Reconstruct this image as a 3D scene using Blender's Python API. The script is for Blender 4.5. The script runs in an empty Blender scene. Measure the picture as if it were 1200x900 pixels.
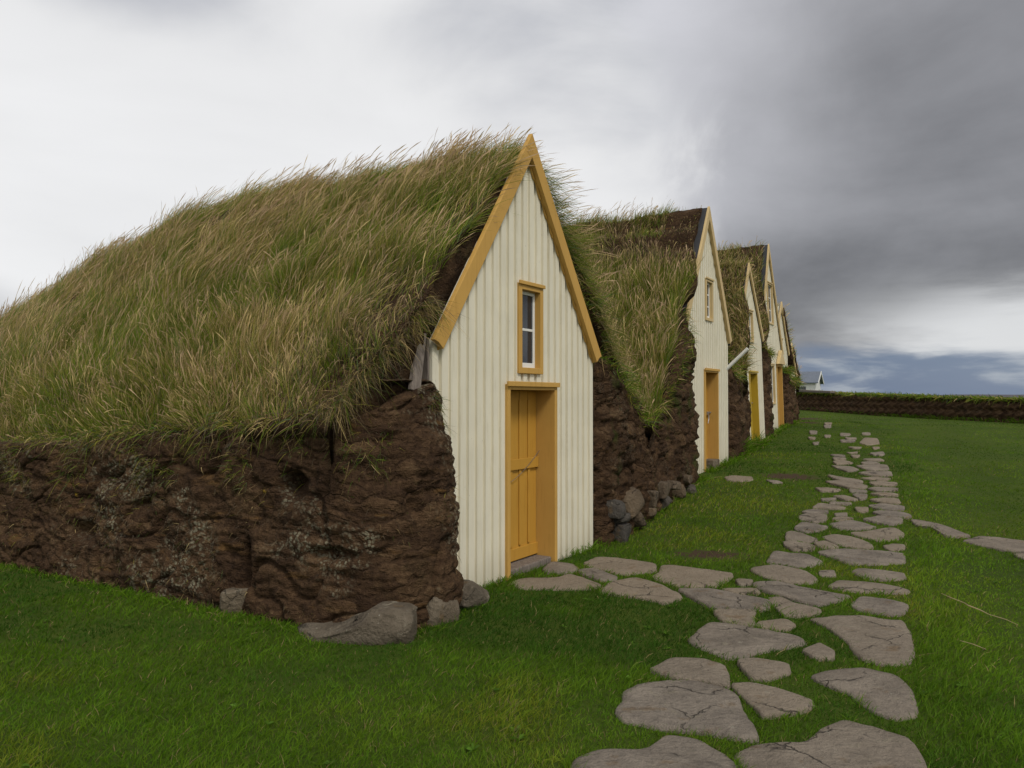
import bpy, bmesh, math, random
import numpy as np
from mathutils import Vector
SC = bpy.context.scene
COL = SC.collection
RNG = np.random.default_rng(11)
random.seed(5)
R = math.radians

# ------------------------------------------------------------------ camera
cam_d = bpy.data.cameras.new('camera'); cam = bpy.data.objects.new('camera', cam_d); COL.objects.link(cam)
cam.location = (0, 0, 1.6); cam.rotation_euler = (R(90 + 1.018), 0, 0)
cam_d.sensor_width = 36; cam_d.lens = 27; cam_d.clip_start = .05; cam_d.clip_end = 20000
SC.camera = cam

# ------------------------------------------------------------------ node helpers
class NT:
    def __init__(s, tree): s.t = tree; s.n = tree.nodes; s.l = tree.links
    def new(s, ty, **kw):
        n = s.n.new(ty)
        for k, v in kw.items(): setattr(n, k, v)
        return n
    def put(s, sock, v):
        if isinstance(v, bpy.types.NodeSocket): s.l.new(v, sock)
        else: sock.default_value = v
    def m(s, op, a, b=None, c=None, clamp=False):
        n = s.new('ShaderNodeMath', operation=op); n.use_clamp = clamp
        s.put(n.inputs[0], a)
        if b is not None: s.put(n.inputs[1], b)
        if c is not None: s.put(n.inputs[2], c)
        return n.outputs[0]
    def ss(s, x, a, b, lo=0., hi=1.):
        n = s.new('ShaderNodeMapRange', interpolation_type='SMOOTHSTEP')
        s.put(n.inputs[0], x); n.inputs[1].default_value = a; n.inputs[2].default_value = b
        n.inputs[3].default_value = lo; n.inputs[4].default_value = hi
        return n.outputs[0]
    def noise(s, vec, scale, detail=4, rough=.55, dist=0., out=0):
        n = s.new('ShaderNodeTexNoise')
        if vec is not None: s.put(n.inputs['Vector'], vec)
        n.inputs['Scale'].default_value = scale; n.inputs['Detail'].default_value = detail
        n.inputs['Roughness'].default_value = rough; n.inputs['Distortion'].default_value = dist
        return n.outputs[out]
    def mix(s, f, a, b, blend='MIX'):
        n = s.new('ShaderNodeMix', data_type='RGBA', blend_type=blend)
        s.put(n.inputs[0], f)
        for i, v in ((6, a), (7, b)):
            if isinstance(v, tuple): v = (v[0], v[1], v[2], 1)
            s.put(n.inputs[i], v)
        return n.outputs[2]
    def mapv(s, vec, scale, loc=(0, 0, 0), rot=(0, 0, 0)):
        n = s.new('ShaderNodeMapping'); s.put(n.inputs[0], vec)
        n.inputs['Scale'].default_value = scale; n.inputs['Location'].default_value = loc; n.inputs['Rotation'].default_value = rot
        return n.outputs[0]
    def ramp(s, f, stops):
        n = s.new('ShaderNodeValToRGB'); s.put(n.inputs[0], f)
        el = n.color_ramp.elements
        while len(el) < len(stops): el.new(.5)
        for e, (p, c) in zip(el, stops): e.position = p; e.color = (c[0], c[1], c[2], 1)
        return n.outputs[0]

# ------------------------------------------------------------------ world
SUN_EL, SUN_AZ = 50., 150.      # azimuth clockwise from +Y (the viewing direction)
w = bpy.data.worlds.new('World'); SC.world = w; w.use_nodes = True
g = NT(w.node_tree); g.n.clear()
out = g.new('ShaderNodeOutputWorld'); bg = g.new('ShaderNodeBackground'); g.l.new(bg.outputs[0], out.inputs[0])
bg.inputs[1].default_value = .1
sky = g.new('ShaderNodeTexSky', sky_type='NISHITA'); sky.sun_disc = False
sky.sun_elevation = R(SUN_EL); sky.sun_rotation = R(SUN_AZ)
tc = g.new('ShaderNodeTexCoord'); D = tc.outputs['Generated']
sx = g.new('ShaderNodeSeparateXYZ'); g.l.new(D, sx.inputs[0])
dx, dy, dz = sx.outputs
az = g.m('ARCTAN2', dx, dy); el = g.m('ARCSINE', dz)
zz = g.m('ADD', g.m('MAXIMUM', dz, 0.), .22)
cv = g.new('ShaderNodeCombineXYZ'); g.put(cv.inputs[0], g.m('DIVIDE', dx, zz)); g.put(cv.inputs[1], g.m('DIVIDE', dy, zz))
P = cv.outputs[0]
nA = g.noise(P, 1.1, 7, .56, .4)                     # billows
nB = g.noise(g.mapv(P, (.5, .5, .5), (3.1, 1.7, 0)), .9, 4, .5)   # broad patches
nC = g.noise(g.mapv(D, (1, 1, 2.6), (0.4, 0, 0)), 2.3, 7, .52, .35)
light = g.m('ADD', .68, g.m('MULTIPLY', g.m('SUBTRACT', nB, .5), .60))
light = g.m('ADD', light, g.m('MULTIPLY', g.m('SUBTRACT', nC, .5), .50))
light = g.m('ADD', light, g.m('MULTIPLY', g.ss(az, .12, -.35), .10))
light = g.m('ADD', light, g.m('MULTIPLY', g.m('MULTIPLY', g.ss(el, .36, .50), g.ss(az, -.15, -.55)), -.34))
light = g.m('ADD', light, g.m('MULTIPLY', g.m('MULTIPLY', g.ss(el, .30, .46), g.ss(az, -.35, .0)), -.12))
light = g.m('ADD', light, g.m('MULTIPLY', g.m('MULTIPLY', g.ss(az, -.12, .08), g.ss(el, .36, .20)), .10))
lightc = g.mix(g.ss(light, .48, .72), (.50, .515, .565), (.80, .80, .805))
lightc = g.mix(1., lightc, g.m('ADD', .55, g.m('MULTIPLY', light, .58)), 'MULTIPLY')
dark = g.m('ADD', .288, g.m('MULTIPLY', g.m('SUBTRACT', nC, .5), .34))
dark = g.m('ADD', dark, g.m('MULTIPLY', g.m('SUBTRACT', nA, .5), .16))
dark = g.m('ADD', dark, g.m('MULTIPLY', g.m('MULTIPLY', g.ss(az, .52, .14), g.ss(el, .10, .26)), .22))
dark = g.m('ADD', dark, g.m('MULTIPLY', g.m('MULTIPLY', g.ss(el, .30, .15), g.ss(el, .03, .12)), -.11))
dark = g.m('ADD', dark, g.m('MULTIPLY', g.m('SUBTRACT', g.noise(D, 6., 7, .6, .4), .5), .12))
dark = g.m('ADD', dark, g.m('MULTIPLY', g.m('MULTIPLY', g.ss(az, .42, .16), g.ss(el, .06, .14)), .09))
dark = g.m('MAXIMUM', dark, .105)
darkc = g.mix(1., (.975, .98, 1.04), dark, 'MULTIPLY')
edge = g.m('ADD', az, g.m('MULTIPLY', g.m('SUBTRACT', nC, .5), .40))
nD = g.noise(D, 7., 6, .6, .6)
edge = g.m('ADD', edge, g.m('MULTIPLY', g.m('SUBTRACT', nD, .5), .20))
edge = g.m('ADD', edge, g.m('MULTIPLY', g.m('SUBTRACT', nA, .5), .10))
edge = g.m('ADD', edge, g.m('MULTIPLY', el, .06))
mk = g.m('MULTIPLY', g.ss(edge, .150, .260), g.ss(az, 2.2, 1.3))
cloud = g.mix(mk, lightc, darkc)
# dark scrap of cloud low on the left
scrap = g.m('MULTIPLY', g.ss(g.m('ADD', az, g.m('MULTIPLY', nC, .16)), -.44, -.52), g.ss(g.m('ADD', el, g.m('MULTIPLY', nC, .1)), .21, .13))
cloud = g.mix(g.m('MULTIPLY', scrap, .62), cloud, (.30, .31, .345))
# towards the horizon: bright streaks, then blue distance
nH = g.noise(g.mapv(D, (3.0, 3.0, 16.), (.3, .2, .1)), 1.5, 7, .55, .3)
e2 = g.m('ADD', el, g.m('MULTIPLY', g.m('SUBTRACT', nH, .5), .09))
right = g.m('MULTIPLY', g.ss(az, .22, .40), g.ss(az, 2.0, 1.2))
streak = g.m('MULTIPLY', g.ss(e2, .150, .075), g.ss(g.m('ADD', az, g.m('MULTIPLY', nH, .3)), .48, .70))
cloud = g.mix(g.m('MULTIPLY', g.m('MULTIPLY', streak, right), .85), cloud, (.74, .75, .76))
low = g.m('MULTIPLY', g.ss(e2, .068, .036), right)
skyb = g.mix(1., sky.outputs[0], (.022, .022, .0235), 'MULTIPLY')
bluec = g.mix(.80, skyb, g.mix(g.ss(nH, .44, .60), (.135, .195, .315), (.40, .45, .52)))
cloud = g.mix(g.m('MULTIPLY', low, .9), cloud, bluec)
# brighter overcast behind the camera
back = g.ss(dy, .1, -.6)
cloud = g.mix(back, cloud, g.mix(nB, (.62, .63, .66), (.95, .94, .92)))
fin = g.mix(1., cloud, (10., 10., 10.), 'MULTIPLY')
tot = g.mix(.96, sky.outputs[0], fin)
g.l.new(tot, bg.inputs[0])

sd = bpy.data.lights.new('sun', 'SUN'); so = bpy.data.objects.new('sun', sd); COL.objects.link(so)
sd.energy = 1.75; sd.angle = R(14); sd.color = (1, .95, .87)
so.rotation_euler = (R(90 - SUN_EL), 0, R(180 - SUN_AZ)); so.location = (0, 0, 60)
SC.view_settings.view_transform = 'Standard'; SC.view_settings.look = 'None'
SC.view_settings.exposure = 0.12; SC.view_settings.gamma = 1.0; SC.view_settings.use_curve_mapping = False

# ------------------------------------------------------------------ noise (numpy value noise)
def _h(i, j, k):
    n = (i * 374761393 + j * 668265263 + k * 1274126177) & 0xffffffff
    n = ((n ^ (n >> 13)) * 1274126177) & 0xffffffff
    return ((n ^ (n >> 16)) & 0xffff) / 65535.0
def vn(p):
    p = np.asarray(p, float); f0 = np.floor(p); f = p - f0; i = f0.astype(np.int64)
    f = f * f * (3 - 2 * f); r = 0
    for a in (0, 1):
        for b in (0, 1):
            for c in (0, 1):
                wgt = (f[..., 0] if a else 1 - f[..., 0]) * (f[..., 1] if b else 1 - f[..., 1]) * (f[..., 2] if c else 1 - f[..., 2])
                r = r + wgt * _h(i[..., 0] + a, i[..., 1] + b, i[..., 2] + c)
    return r * 2 - 1
def fbm(p, o=4, g_=.5):
    p = np.asarray(p, float); a = 1.; s = 0; t = 0
    for k in range(o):
        s = s + a * vn(p + 17.3 * k); t += a; a *= g_; p = p * 2.03
    return s / t
def sstep(x, a, b):
    t = np.clip((x - a) / (b - a), 0, 1); return t * t * (3 - 2 * t)

# ------------------------------------------------------------------ object helpers
def tag(o, label=None, cat=None, group=None, kind=None):
    if label: o['label'] = label
    if cat: o['category'] = cat
    if group: o['group'] = group
    if kind: o['kind'] = kind
    return o
def empty(name, loc, rz=0.):
    o = bpy.data.objects.new(name, None); COL.objects.link(o); o.location = loc; o.rotation_euler = (0, 0, rz)
    o.empty_display_size = .3
    return o
def mesh_obj(name, V, F, mat, parent=None, smooth=False, loc=None):
    """V (n,3); F list of tuples or (m,k) array -> one mesh object"""
    me = bpy.data.meshes.new(name); V = np.asarray(V, float)
    if loc is not None: V = V - np.asarray(loc)
    if isinstance(F, np.ndarray):
        m_, k_ = F.shape
        me.vertices.add(len(V)); me.vertices.foreach_set('co', V.ravel())
        me.loops.add(m_ * k_); me.loops.foreach_set('vertex_index', F.ravel().astype(np.int32))
        me.polygons.add(m_); me.polygons.foreach_set('loop_start', np.arange(0, m_ * k_, k_, dtype=np.int32))
        me.update(calc_edges=True)
    else:
        me.from_pydata([tuple(v) for v in V], [], F); me.update()
    if smooth: me.polygons.foreach_set('use_smooth', np.ones(len(me.polygons), bool))
    me.materials.append(mat)
    o = bpy.data.objects.new(name, me); COL.objects.link(o)
    if loc is not None: o.location = loc
    if parent: o.parent = parent
    return o
class MB:
    """collects boxes, prisms and tubes into one mesh"""
    def __init__(s): s.v = []; s.f = []
    def hexa(s, p):
        b = len(s.v); s.v += [tuple(q) for q in p]
        s.f += [tuple(b + i for i in q) for q in ((0, 3, 2, 1), (4, 5, 6, 7), (0, 1, 5, 4), (1, 2, 6, 5), (2, 3, 7, 6), (3, 0, 4, 7))]
    def box(s, x0, x1, y0, y1, z0, z1):
        s.hexa([(x0, y0, z0), (x1, y0, z0), (x1, y1, z0), (x0, y1, z0), (x0, y0, z1), (x1, y0, z1), (x1, y1, z1), (x0, y1, z1)])
    def strip(s, xa, xb, y0, y1, z0, za, zb):
        s.hexa([(xa, y0, z0), (xb, y0, z0), (xb, y1, z0), (xa, y1, z0), (xa, y0, za), (xb, y0, zb), (xb, y1, zb), (xa, y1, za)])
    def prism(s, poly, y0, y1):      # poly in (x,z)
        n = len(poly); b = len(s.v)
        s.v += [(x, y0, z) for x, z in poly] + [(x, y1, z) for x, z in poly]
        s.f += [tuple(b + i for i in range(n)), tuple(b + n + i for i in reversed(range(n)))]
        s.f += [(b + i, b + n + i, b + n + (i + 1) % n, b + (i + 1) % n) for i in range(n)]
    def tube(s, pts, rad, n=6):
        pts = [Vector(p) for p in pts]; b = len(s.v)
        for i, p in enumerate(pts):
            t = (pts[min(i + 1, len(pts) - 1)] - pts[max(i - 1, 0)]).normalized()
            a = t.cross(Vector((.31, .27, .91))).normalized(); c = t.cross(a)
            r = rad[i] if hasattr(rad, '__len__') else rad
            s.v += [tuple(p + r * (math.cos(q) * a + math.sin(q) * c)) for q in [2 * math.pi * k / n for k in range(n)]]
        for i in range(len(pts) - 1):
            s.f += [(b + i * n + k, b + i * n + (k + 1) % n, b + (i + 1) * n + (k + 1) % n, b + (i + 1) * n + k) for k in range(n)]
        s.f += [tuple(b + k for k in reversed(range(n))), tuple(b + (len(pts) - 1) * n + k for k in range(n))]
    def build(s, name, mat, parent=None, lean=0., bevel=0., loc=None):
        V = np.array(s.v, float)
        if lean: V[:, 1] += lean * V[:, 2]
        o = mesh_obj(name, V, s.f, mat, parent, loc=loc)
        if bevel:
            md = o.modifiers.new('bevel', 'BEVEL'); md.width = bevel; md.segments = 2; md.limit_method = 'ANGLE'
        return o
def grid_faces(nr, nc):
    i = np.arange(nr - 1)[:, None] * nc + np.arange(nc - 1)[None, :]
    i = i.ravel(); return np.stack([i, i + 1, i + nc + 1, i + nc], 1)

# ------------------------------------------------------------------ materials
def mat(name):
    m_ = bpy.data.materials.new(name); m_.use_nodes = True
    q = NT(m_.node_tree); b = q.n['Principled BSDF']
    return m_, q, b
def set_bump(q, b, h, strength, dist):
    n = q.new('ShaderNodeBump'); n.inputs['Strength'].default_value = strength; n.inputs['Distance'].default_value = dist
    q.put(n.inputs['Height'], h); q.l.new(n.outputs[0], b.inputs['Normal'])
def objco(q): return q.new('ShaderNodeTexCoord').outputs['Object']

def mk_paint(name, col, rough, wear, dirt, streak=.5):
    m_, q, b = mat(name); o = objco(q)
    n1 = q.noise(o, 3., 5); n2 = q.noise(q.mapv(o, (9, 9, .8)), 3., 5, .6)
    n3 = q.noise(q.mapv(o, (30, 30, 5)), 2., 4, .7)
    c = q.mix(q.ss(n1, .35, .7), tuple(x * .93 for x in col), col)
    c = q.mix(q.m('MULTIPLY', q.ss(n2, .5, .75), streak), c, tuple(x * y for x, y in zip(col, dirt)))
    c = q.mix(q.m('MULTIPLY', q.ss(n3, .66, .76), wear), c, (.16, .13, .10))
    if name == 'cream_paint':
        sp = q.new('ShaderNodeSeparateXYZ'); q.put(sp.inputs[0], o)
        c = q.mix(q.m('MULTIPLY', q.ss(q.m('ADD', sp.outputs[2], q.m('MULTIPLY', n2, .5)), .62, .15), .45), c, (.36, .31, .22))
        c = q.mix(q.m('MULTIPLY', q.ss(q.noise(q.mapv(o, (26, 26, .9)), 2.2, 5, .65), .60, .74), .38), c, (.40, .36, .27))
        c = q.mix(q.ss(q.noise(q.mapv(o, (60, 60, 26)), 1., 3, .6), .74, .77), c, (.30, .25, .19))
    q.l.new(c, b.inputs['Base Color']); b.inputs['Roughness'].default_value = rough
    b.inputs['Specular IOR Level'].default_value = .3
    set_bump(q, b, q.noise(q.mapv(o, (60, 60, 4)), 2., 4), .25, .003)
    return m_
M = {}
M['cream'] = mk_paint('cream_paint', (.725, .68, .54), .55, .55, (.80, .76, .66))
M['ochre'] = mk_paint('ochre_paint', (.52, .305, .075), .6, .8, (.72, .68, .6))
M['ochre_dark'] = mk_paint('ochre_door_paint', (.47, .25, .036), .6, .7, (.75, .7, .6))
M['yellow'] = mk_paint('yellow_door_paint', (.46, .31, .03), .45, .3, (.8, .75, .6))
M['tan'] = mk_paint('tan_paint', (.58, .43, .21), .5, .5, (.75, .7, .6))
M['white'] = mk_paint('white_paint', (.74, .74, .70), .45, .3, (.8, .78, .74))
def mk_wood():
    m_, q, b = mat('weathered_wood'); o = objco(q)
    n = q.noise(q.mapv(o, (20, 20, 2)), 3., 6, .6)
    q.l.new(q.ramp(n, [(.3, (.07, .055, .045)), (.55, (.17, .14, .115)), (.8, (.27, .23, .19))]), b.inputs['Base Color'])
    b.inputs['Roughness'].default_value = .85; set_bump(q, b, n, .5, .006); return m_
M['wood'] = mk_wood()
def mk_glass():
    m_, q, b = mat('window_glass'); o = objco(q)
    c = q.mix(q.noise(o, 5.), (.012, .014, .018), (.035, .04, .05)); q.l.new(c, b.inputs['Base Color'])
    b.inputs['Roughness'].default_value = .06; b.inputs['IOR'].default_value = 1.5
    set_bump(q, b, q.noise(o, 6., 2), .06, .01); return m_
M['glass'] = mk_glass()
m_, q, b = mat('dark_felt'); b.inputs['Base Color'].default_value = (.03, .032, .036, 1); b.inputs['Roughness'].default_value = .8; M['felt'] = m_
q.l.new(q.mix(q.noise(objco(q), 12.), (.022, .023, .026), (.045, .046, .05)), b.inputs['Base Color'])
m_, q, b = mat('galvanised_metal'); b.inputs['Metallic'].default_value = .8; b.inputs['Roughness'].default_value = .45; M['metal'] = m_
q.l.new(q.mix(q.noise(objco(q), 30.), (.30, .30, .31), (.45, .45, .46)), b.inputs['Base Color'])

def mk_turf(name, lichen=.6, moss=.3, tone=1., strata=16.):
    m_, q, b = mat(name); o = objco(q)
    warp = q.noise(o, 1.3, 3, .5, 0, 1)
    vm = q.new('ShaderNodeVectorMath', operation='MULTIPLY_ADD'); q.put(vm.inputs[0], warp); vm.inputs[1].default_value = (.35, .35, .35); q.put(vm.inputs[2], o)
    ov = vm.outputs[0]
    w2 = q.noise(o, 5.5, 4, .6, 0, 1); vm2 = q.new('ShaderNodeVectorMath', operation='MULTIPLY_ADD'); q.put(vm2.inputs[0], w2); vm2.inputs[1].default_value = (.16, .16, .16); q.put(vm2.inputs[2], ov)
    bl = q.mapv(vm2.outputs[0], (4.2, 4.2, 8.5), (0, 0, 0), (.25, .2, 0))
    vb = q.new('ShaderNodeTexVoronoi'); q.put(vb.inputs['Vector'], bl); vb.inputs['Scale'].default_value = 1.
    ve = q.new('ShaderNodeTexVoronoi', feature='DISTANCE_TO_EDGE'); q.put(ve.inputs['Vector'], bl); ve.inputs['Scale'].default_value = 1.
    sepc = q.new('ShaderNodeSeparateColor'); q.put(sepc.inputs[0], vb.outputs['Color']); cell = sepc.outputs[0]
    gapm = q.m('MULTIPLY', q.ss(ve.outputs['Distance'], .12, .0), q.ss(q.noise(o, 2.6, 3), .40, .58))
    s1 = q.noise(q.mapv(ov, (1.6, 1.6, strata)), 1.6, 7, .62)
    s2 = q.noise(o, 2.2, 5, .6); s3 = q.noise(o, 30., 6, .65)
    f = q.m('ADD', q.m('ADD', q.m('MULTIPLY', s1, .34), q.m('MULTIPLY', q.m('SUBTRACT', cell, .5), .16)), q.m('ADD', q.m('MULTIPLY', s2, .26), q.m('MULTIPLY', s3, .42)))
    T = lambda *c: tuple(x * tone for x in c)
    c = q.ramp(f, [(.30, T(.024, .014, .009)), (.46, T(.066, .038, .021)), (.58, T(.112, .066, .035)), (.74, T(.22, .145, .078))])
    c = q.mix(q.m('MULTIPLY', gapm, .28), c, T(.022, .013, .009))
    # ochre clay lenses
    oc = q.noise(q.mapv(ov, (1.2, 1.2, 5.)), 1.7, 5, .6)
    c = q.mix(q.m('MULTIPLY', q.ss(oc, .60, .72), .6), c, T(.21, .115, .04))
    # lichen crust broken into granules
    vo = q.new('ShaderNodeTexVoronoi'); q.put(vo.inputs['Vector'], ov); vo.inputs['Scale'].default_value = 34.
    ln = q.ss(q.noise(q.mapv(o, (1, 1, 1.3), (4.1, 2.2, 0)), 1.25, 4, .6), .50, .62)
    lf = q.m('MULTIPLY', q.m('MULTIPLY', ln, q.ss(vo.outputs[0], .62, .30)), q.ss(q.noise(o, 11., 4, .6), .40, .58))
    c = q.mix(q.m('MULTIPLY', lf, lichen), c, (.29, .265, .18))
    ms = q.ss(q.noise(q.mapv(o, (1, 1, .8), (1.3, 7.7, 2)), 1.5, 5, .62), .54, .68)
    c = q.mix(q.m('MULTIPLY', ms, moss), c, (.045, .058, .012))
    ye = q.ss(q.noise(q.mapv(o, (1, 1, 1), (9, 3, 1)), 5.5, 2, .4), .775, .80)
    c = q.mix(q.m('MULTIPLY', ye, q.m('MULTIPLY', lichen, q.ss(q.noise(o, 60.), .45, .55))), c, (.42, .28, .03))
    q.l.new(c, b.inputs['Base Color']); b.inputs['Roughness'].default_value = .95; b.inputs['Specular IOR Level'].default_value = .1
    h = q.m('ADD', q.m('SUBTRACT', q.m('MULTIPLY', s1, .45), q.m('MULTIPLY', gapm, .32)), q.m('ADD', q.m('MULTIPLY', s3, 1.0), q.m('MULTIPLY', lf, .25)))
    h = q.m('ADD', h, q.m('MULTIPLY', q.noise(o, 110., 3, .6), .25))
    h = q.m('ADD', h, q.m('MULTIPLY', q.noise(q.mapv(o, (14, 14, 60)), 1.5, 4, .65), .35)); set_bump(q, b, h, 1., .05)
    return m_
M['turf'] = mk_turf('dark_turf_blocks', .85, .15, .98)
M['turf_gap'] = mk_turf('mossy_turf_blocks', .25, .85, .85)
M['sod'] = mk_turf('grey_brown_sod', .1, .25, .72, 9.)
M['turf_far'] = mk_turf('herringbone_turf', .3, .1, .95, 5.)
q = NT(M['turf_far'].node_tree); b = q.n['Principled BSDF']; c0 = b.inputs['Base Color'].links[0].from_socket
sp = q.new('ShaderNodeSeparateXYZ'); q.put(sp.inputs[0], objco(q))
tri = q.m('ABSOLUTE', q.m('SUBTRACT', q.m('FRACT', q.m('DIVIDE', sp.outputs[2], .36)), .5))
uu = q.m('ADD', q.m('MULTIPLY', sp.outputs[1], .95), q.m('MULTIPLY', tri, .75)); uu = q.m('ADD', uu, q.m('MULTIPLY', q.noise(objco(q), 3., 3), .25))
ch = q.m('SINE', q.m('MULTIPLY', uu, 2 * math.pi / .46))
q.l.new(q.mix(q.ss(ch, -.1, .9), q.mix(1., c0, (.80, .78, .76), 'MULTIPLY'), q.mix(.35, c0, (.16, .10, .056))), b.inputs['Base Color'])

def mk_stone(name, stops, lich=.6):
    m_, q, b = mat(name); o = objco(q); oi = q.new('ShaderNodeObjectInfo').outputs['Random']
    ofs = q.new('ShaderNodeCombineXYZ'); q.put(ofs.inputs[0], q.m('MULTIPLY', oi, 37.)); q.put(ofs.inputs[1], q.m('MULTIPLY', oi, 91.))
    va = q.new('ShaderNodeVectorMath', operation='ADD'); q.put(va.inputs[0], o); q.put(va.inputs[1], ofs.outputs[0]); o = va.outputs[0]
    n1 = q.noise(o, 3.5, 6, .6, .5); n2 = q.noise(o, 26., 6, .68); n3 = q.noise(o, 8., 5, .6, 1.)
    c = q.ramp(q.m('ADD', q.m('MULTIPLY', n1, .7), q.m('MULTIPLY', n2, .3)), stops)
    c = q.mix(q.m('MULTIPLY', q.ss(oi, .1, 1.), .65), c, tuple(x * y for x, y in zip(stops[1][1], (1.28, 1.20, 1.04))))
    c = q.mix(q.m('MULTIPLY', q.ss(n3, .60, .70), lich), c, (.27, .235, .17))
    c = q.mix(q.m('MULTIPLY', q.ss(q.noise(o, 5., 4, .6), .60, .70), .5), c, (.16, .10, .045))
    wv = q.noise(o, 4., 4, .6, 0, 1); vw = q.new('ShaderNodeVectorMath', operation='MULTIPLY_ADD'); q.put(vw.inputs[0], wv); vw.inputs[1].default_value = (.25, .25, .25); q.put(vw.inputs[2], o)
    vc = q.new('ShaderNodeTexVoronoi', feature='DISTANCE_TO_EDGE'); q.put(vc.inputs['Vector'], vw.outputs[0]); vc.inputs['Scale'].default_value = 2.6
    crk = q.m('MULTIPLY', q.ss(vc.outputs['Distance'], .022, .0), q.ss(q.noise(o, 2., 2), .50, .60))
    c = q.mix(q.m('MULTIPLY', crk, .7), c, (.03, .026, .02))
    c = q.mix(q.m('MULTIPLY', q.ss(q.noise(o, 45., 3, .7), .58, .72), .35), c, (.05, .043, .034))
    c = q.mix(q.m('MULTIPLY', q.ss(q.noise(o, 15., 5, .7), .64, .70), lich), c, (.34, .32, .25))
    q.l.new(c, b.inputs['Base Color']); b.inputs['Roughness'].default_value = .85; b.inputs['Specular IOR Level'].default_value = .2
    set_bump(q, b, q.m('SUBTRACT', q.m('ADD', n2, q.m('MULTIPLY', n3, .8)), q.m('MULTIPLY', crk, .6)), 1., .04)
    return m_
M['flag'] = mk_stone('flagstone_grey_brown', [(.30, (.112, .095, .076)), (.5, (.215, .182, .146)), (.72, (.33, .28, .222))], .55)
M['rock'] = mk_stone('basalt_with_lichen', [(.30, (.060, .047, .034)), (.5, (.13, .106, .077)), (.7, (.23, .195, .145))], 1.)
M['rock_brown'] = mk_stone('brown_basalt', [(.30, (.052, .039, .027)), (.5, (.115, .087, .060)), (.7, (.19, .15, .105))], .5)
M['rock_dark'] = mk_stone('dark_basalt', [(.30, (.035, .031, .028)), (.5, (.075, .066, .056)), (.7, (.13, .115, .095))], .4)

def mk_blade(name, trans=.42, rough=.55):
    m_, q, b = mat(name)
    a = q.new('ShaderNodeAttribute', attribute_name='Col').outputs['Color']
    q.l.new(a, b.inputs['Base Color']); b.inputs['Roughness'].default_value = rough; b.inputs['Specular IOR Level'].default_value = .10
    tr = q.new('ShaderNodeBsdfTranslucent'); q.l.new(a, tr.inputs[0])
    mx = q.new('ShaderNodeMixShader'); mx.inputs[0].default_value = trans
    q.l.new(b.outputs[0], mx.inputs[1]); q.l.new(tr.outputs[0], mx.inputs[2])
    q.l.new(mx.outputs[0], q.n['Material Output'].inputs[0]); return m_
M['blade'] = mk_blade('grass_blades')

# ------------------------------------------------------------------ ground
GY = [-50, 8.3, 9, 12, 14, 15.5, 20, 24, 30, 35, 42, 60, 110, 400]
GZ = [0, 0, .02, .15, .24, .32, .47, .68, .72, .78, .95, 1.05, .9, 0]
def zg(y): return np.interp(y, GY, GZ)
def zground(x, y): return zg(y) + .014 * fbm(np.stack([x * .9, y * .9, 0 * x], -1), 3) * (np.abs(x) < 60)
def axis(near, step, far):
    a = np.arange(0, near, step); b = np.geomspace(near, far, 46); a = np.concatenate([a, b]); return np.concatenate([-a[:0:-1], a])
ax = axis(26, .22, 9000.); ay = axis(44, .22, 9000.)
X, Y = np.meshgrid(ax, ay); Zg = zground(X, Y)
# soil (with the colours of short turf) under the lawn; worn bare patches have places of their own
PATCH = [(2.02, 7.86, .34, .26), (4.85, 13.45, .52, .42), (11.9, 31.5, .9, 1.2), (10.6, 27.5, .4, .8)]
def mk_ground():
    m_, q, b = mat('lawn_soil'); o = objco(q)
    n = q.noise(o, .5, 5, .6); n2 = q.noise(o, 9., 6, .65); n3 = q.noise(o, 60., 4, .7)
    c = q.ramp(q.m('ADD', q.m('MULTIPLY', n, .5), q.m('MULTIPLY', n2, .5)), [(.32, (.034, .064, .006)), (.5, (.060, .100, .009)), (.68, (.100, .130, .014))])
    c = q.mix(q.m('MULTIPLY', n3, .5), c, (.040, .042, .016))
    for px, py, rx, ry in PATCH:
        vs = q.mapv(o, (1 / rx, 1 / ry, 0), (-px / rx, -py / ry, 0))
        vl = q.new('ShaderNodeVectorMath', operation='LENGTH'); q.put(vl.inputs[0], vs)
        d = q.m('ADD', vl.outputs['Value'], q.m('MULTIPLY', q.m('SUBTRACT', n2, .5), 2.6))
        c = q.mix(q.ss(d, 1.1, .6), c, q.mix(n3, (.040, .026, .016), (.10, .066, .042)))
    q.l.new(c, b.inputs['Base Color']); b.inputs['Roughness'].default_value = .95; b.inputs['Specular IOR Level'].default_value = .1
    set_bump(q, b, q.m('ADD', n2, n3), .8, .03); return m_
ground = mesh_obj('ground', np.stack([X.ravel(), Y.ravel(), Zg.ravel()], 1), grid_faces(len(ay), len(ax)), mk_ground(), smooth=True)
tag(ground, kind='structure')

# low far hills on the right horizon
m_, q, b = mat('heath_hill'); b.inputs['Roughness'].default_value = 1.
q.l.new(q.mix(q.noise(objco(q), .01, 5), (.055, .052, .062), (.085, .078, .085)), b.inputs['Base Color'])
hx = np.linspace(1500, 4200, 90); hy = np.linspace(2700, 3900, 24); HX, HY = np.meshgrid(hx, hy)
hz = 1.35 * (13 * sstep(HX, 1560, 1900) + 26 * sstep(HX, 2100, 3400)) * np.exp(-((HY - 3250) / 260) ** 2) * (1 + .22 * fbm(np.stack([HX / 260, HY / 260, HX * 0], -1), 4)) - 2
hill = mesh_obj('far_hills', np.stack([HX.ravel(), HY.ravel(), hz.ravel()], 1), grid_faces(24, 90), m_, smooth=True); tag(hill, kind='structure')

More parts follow.
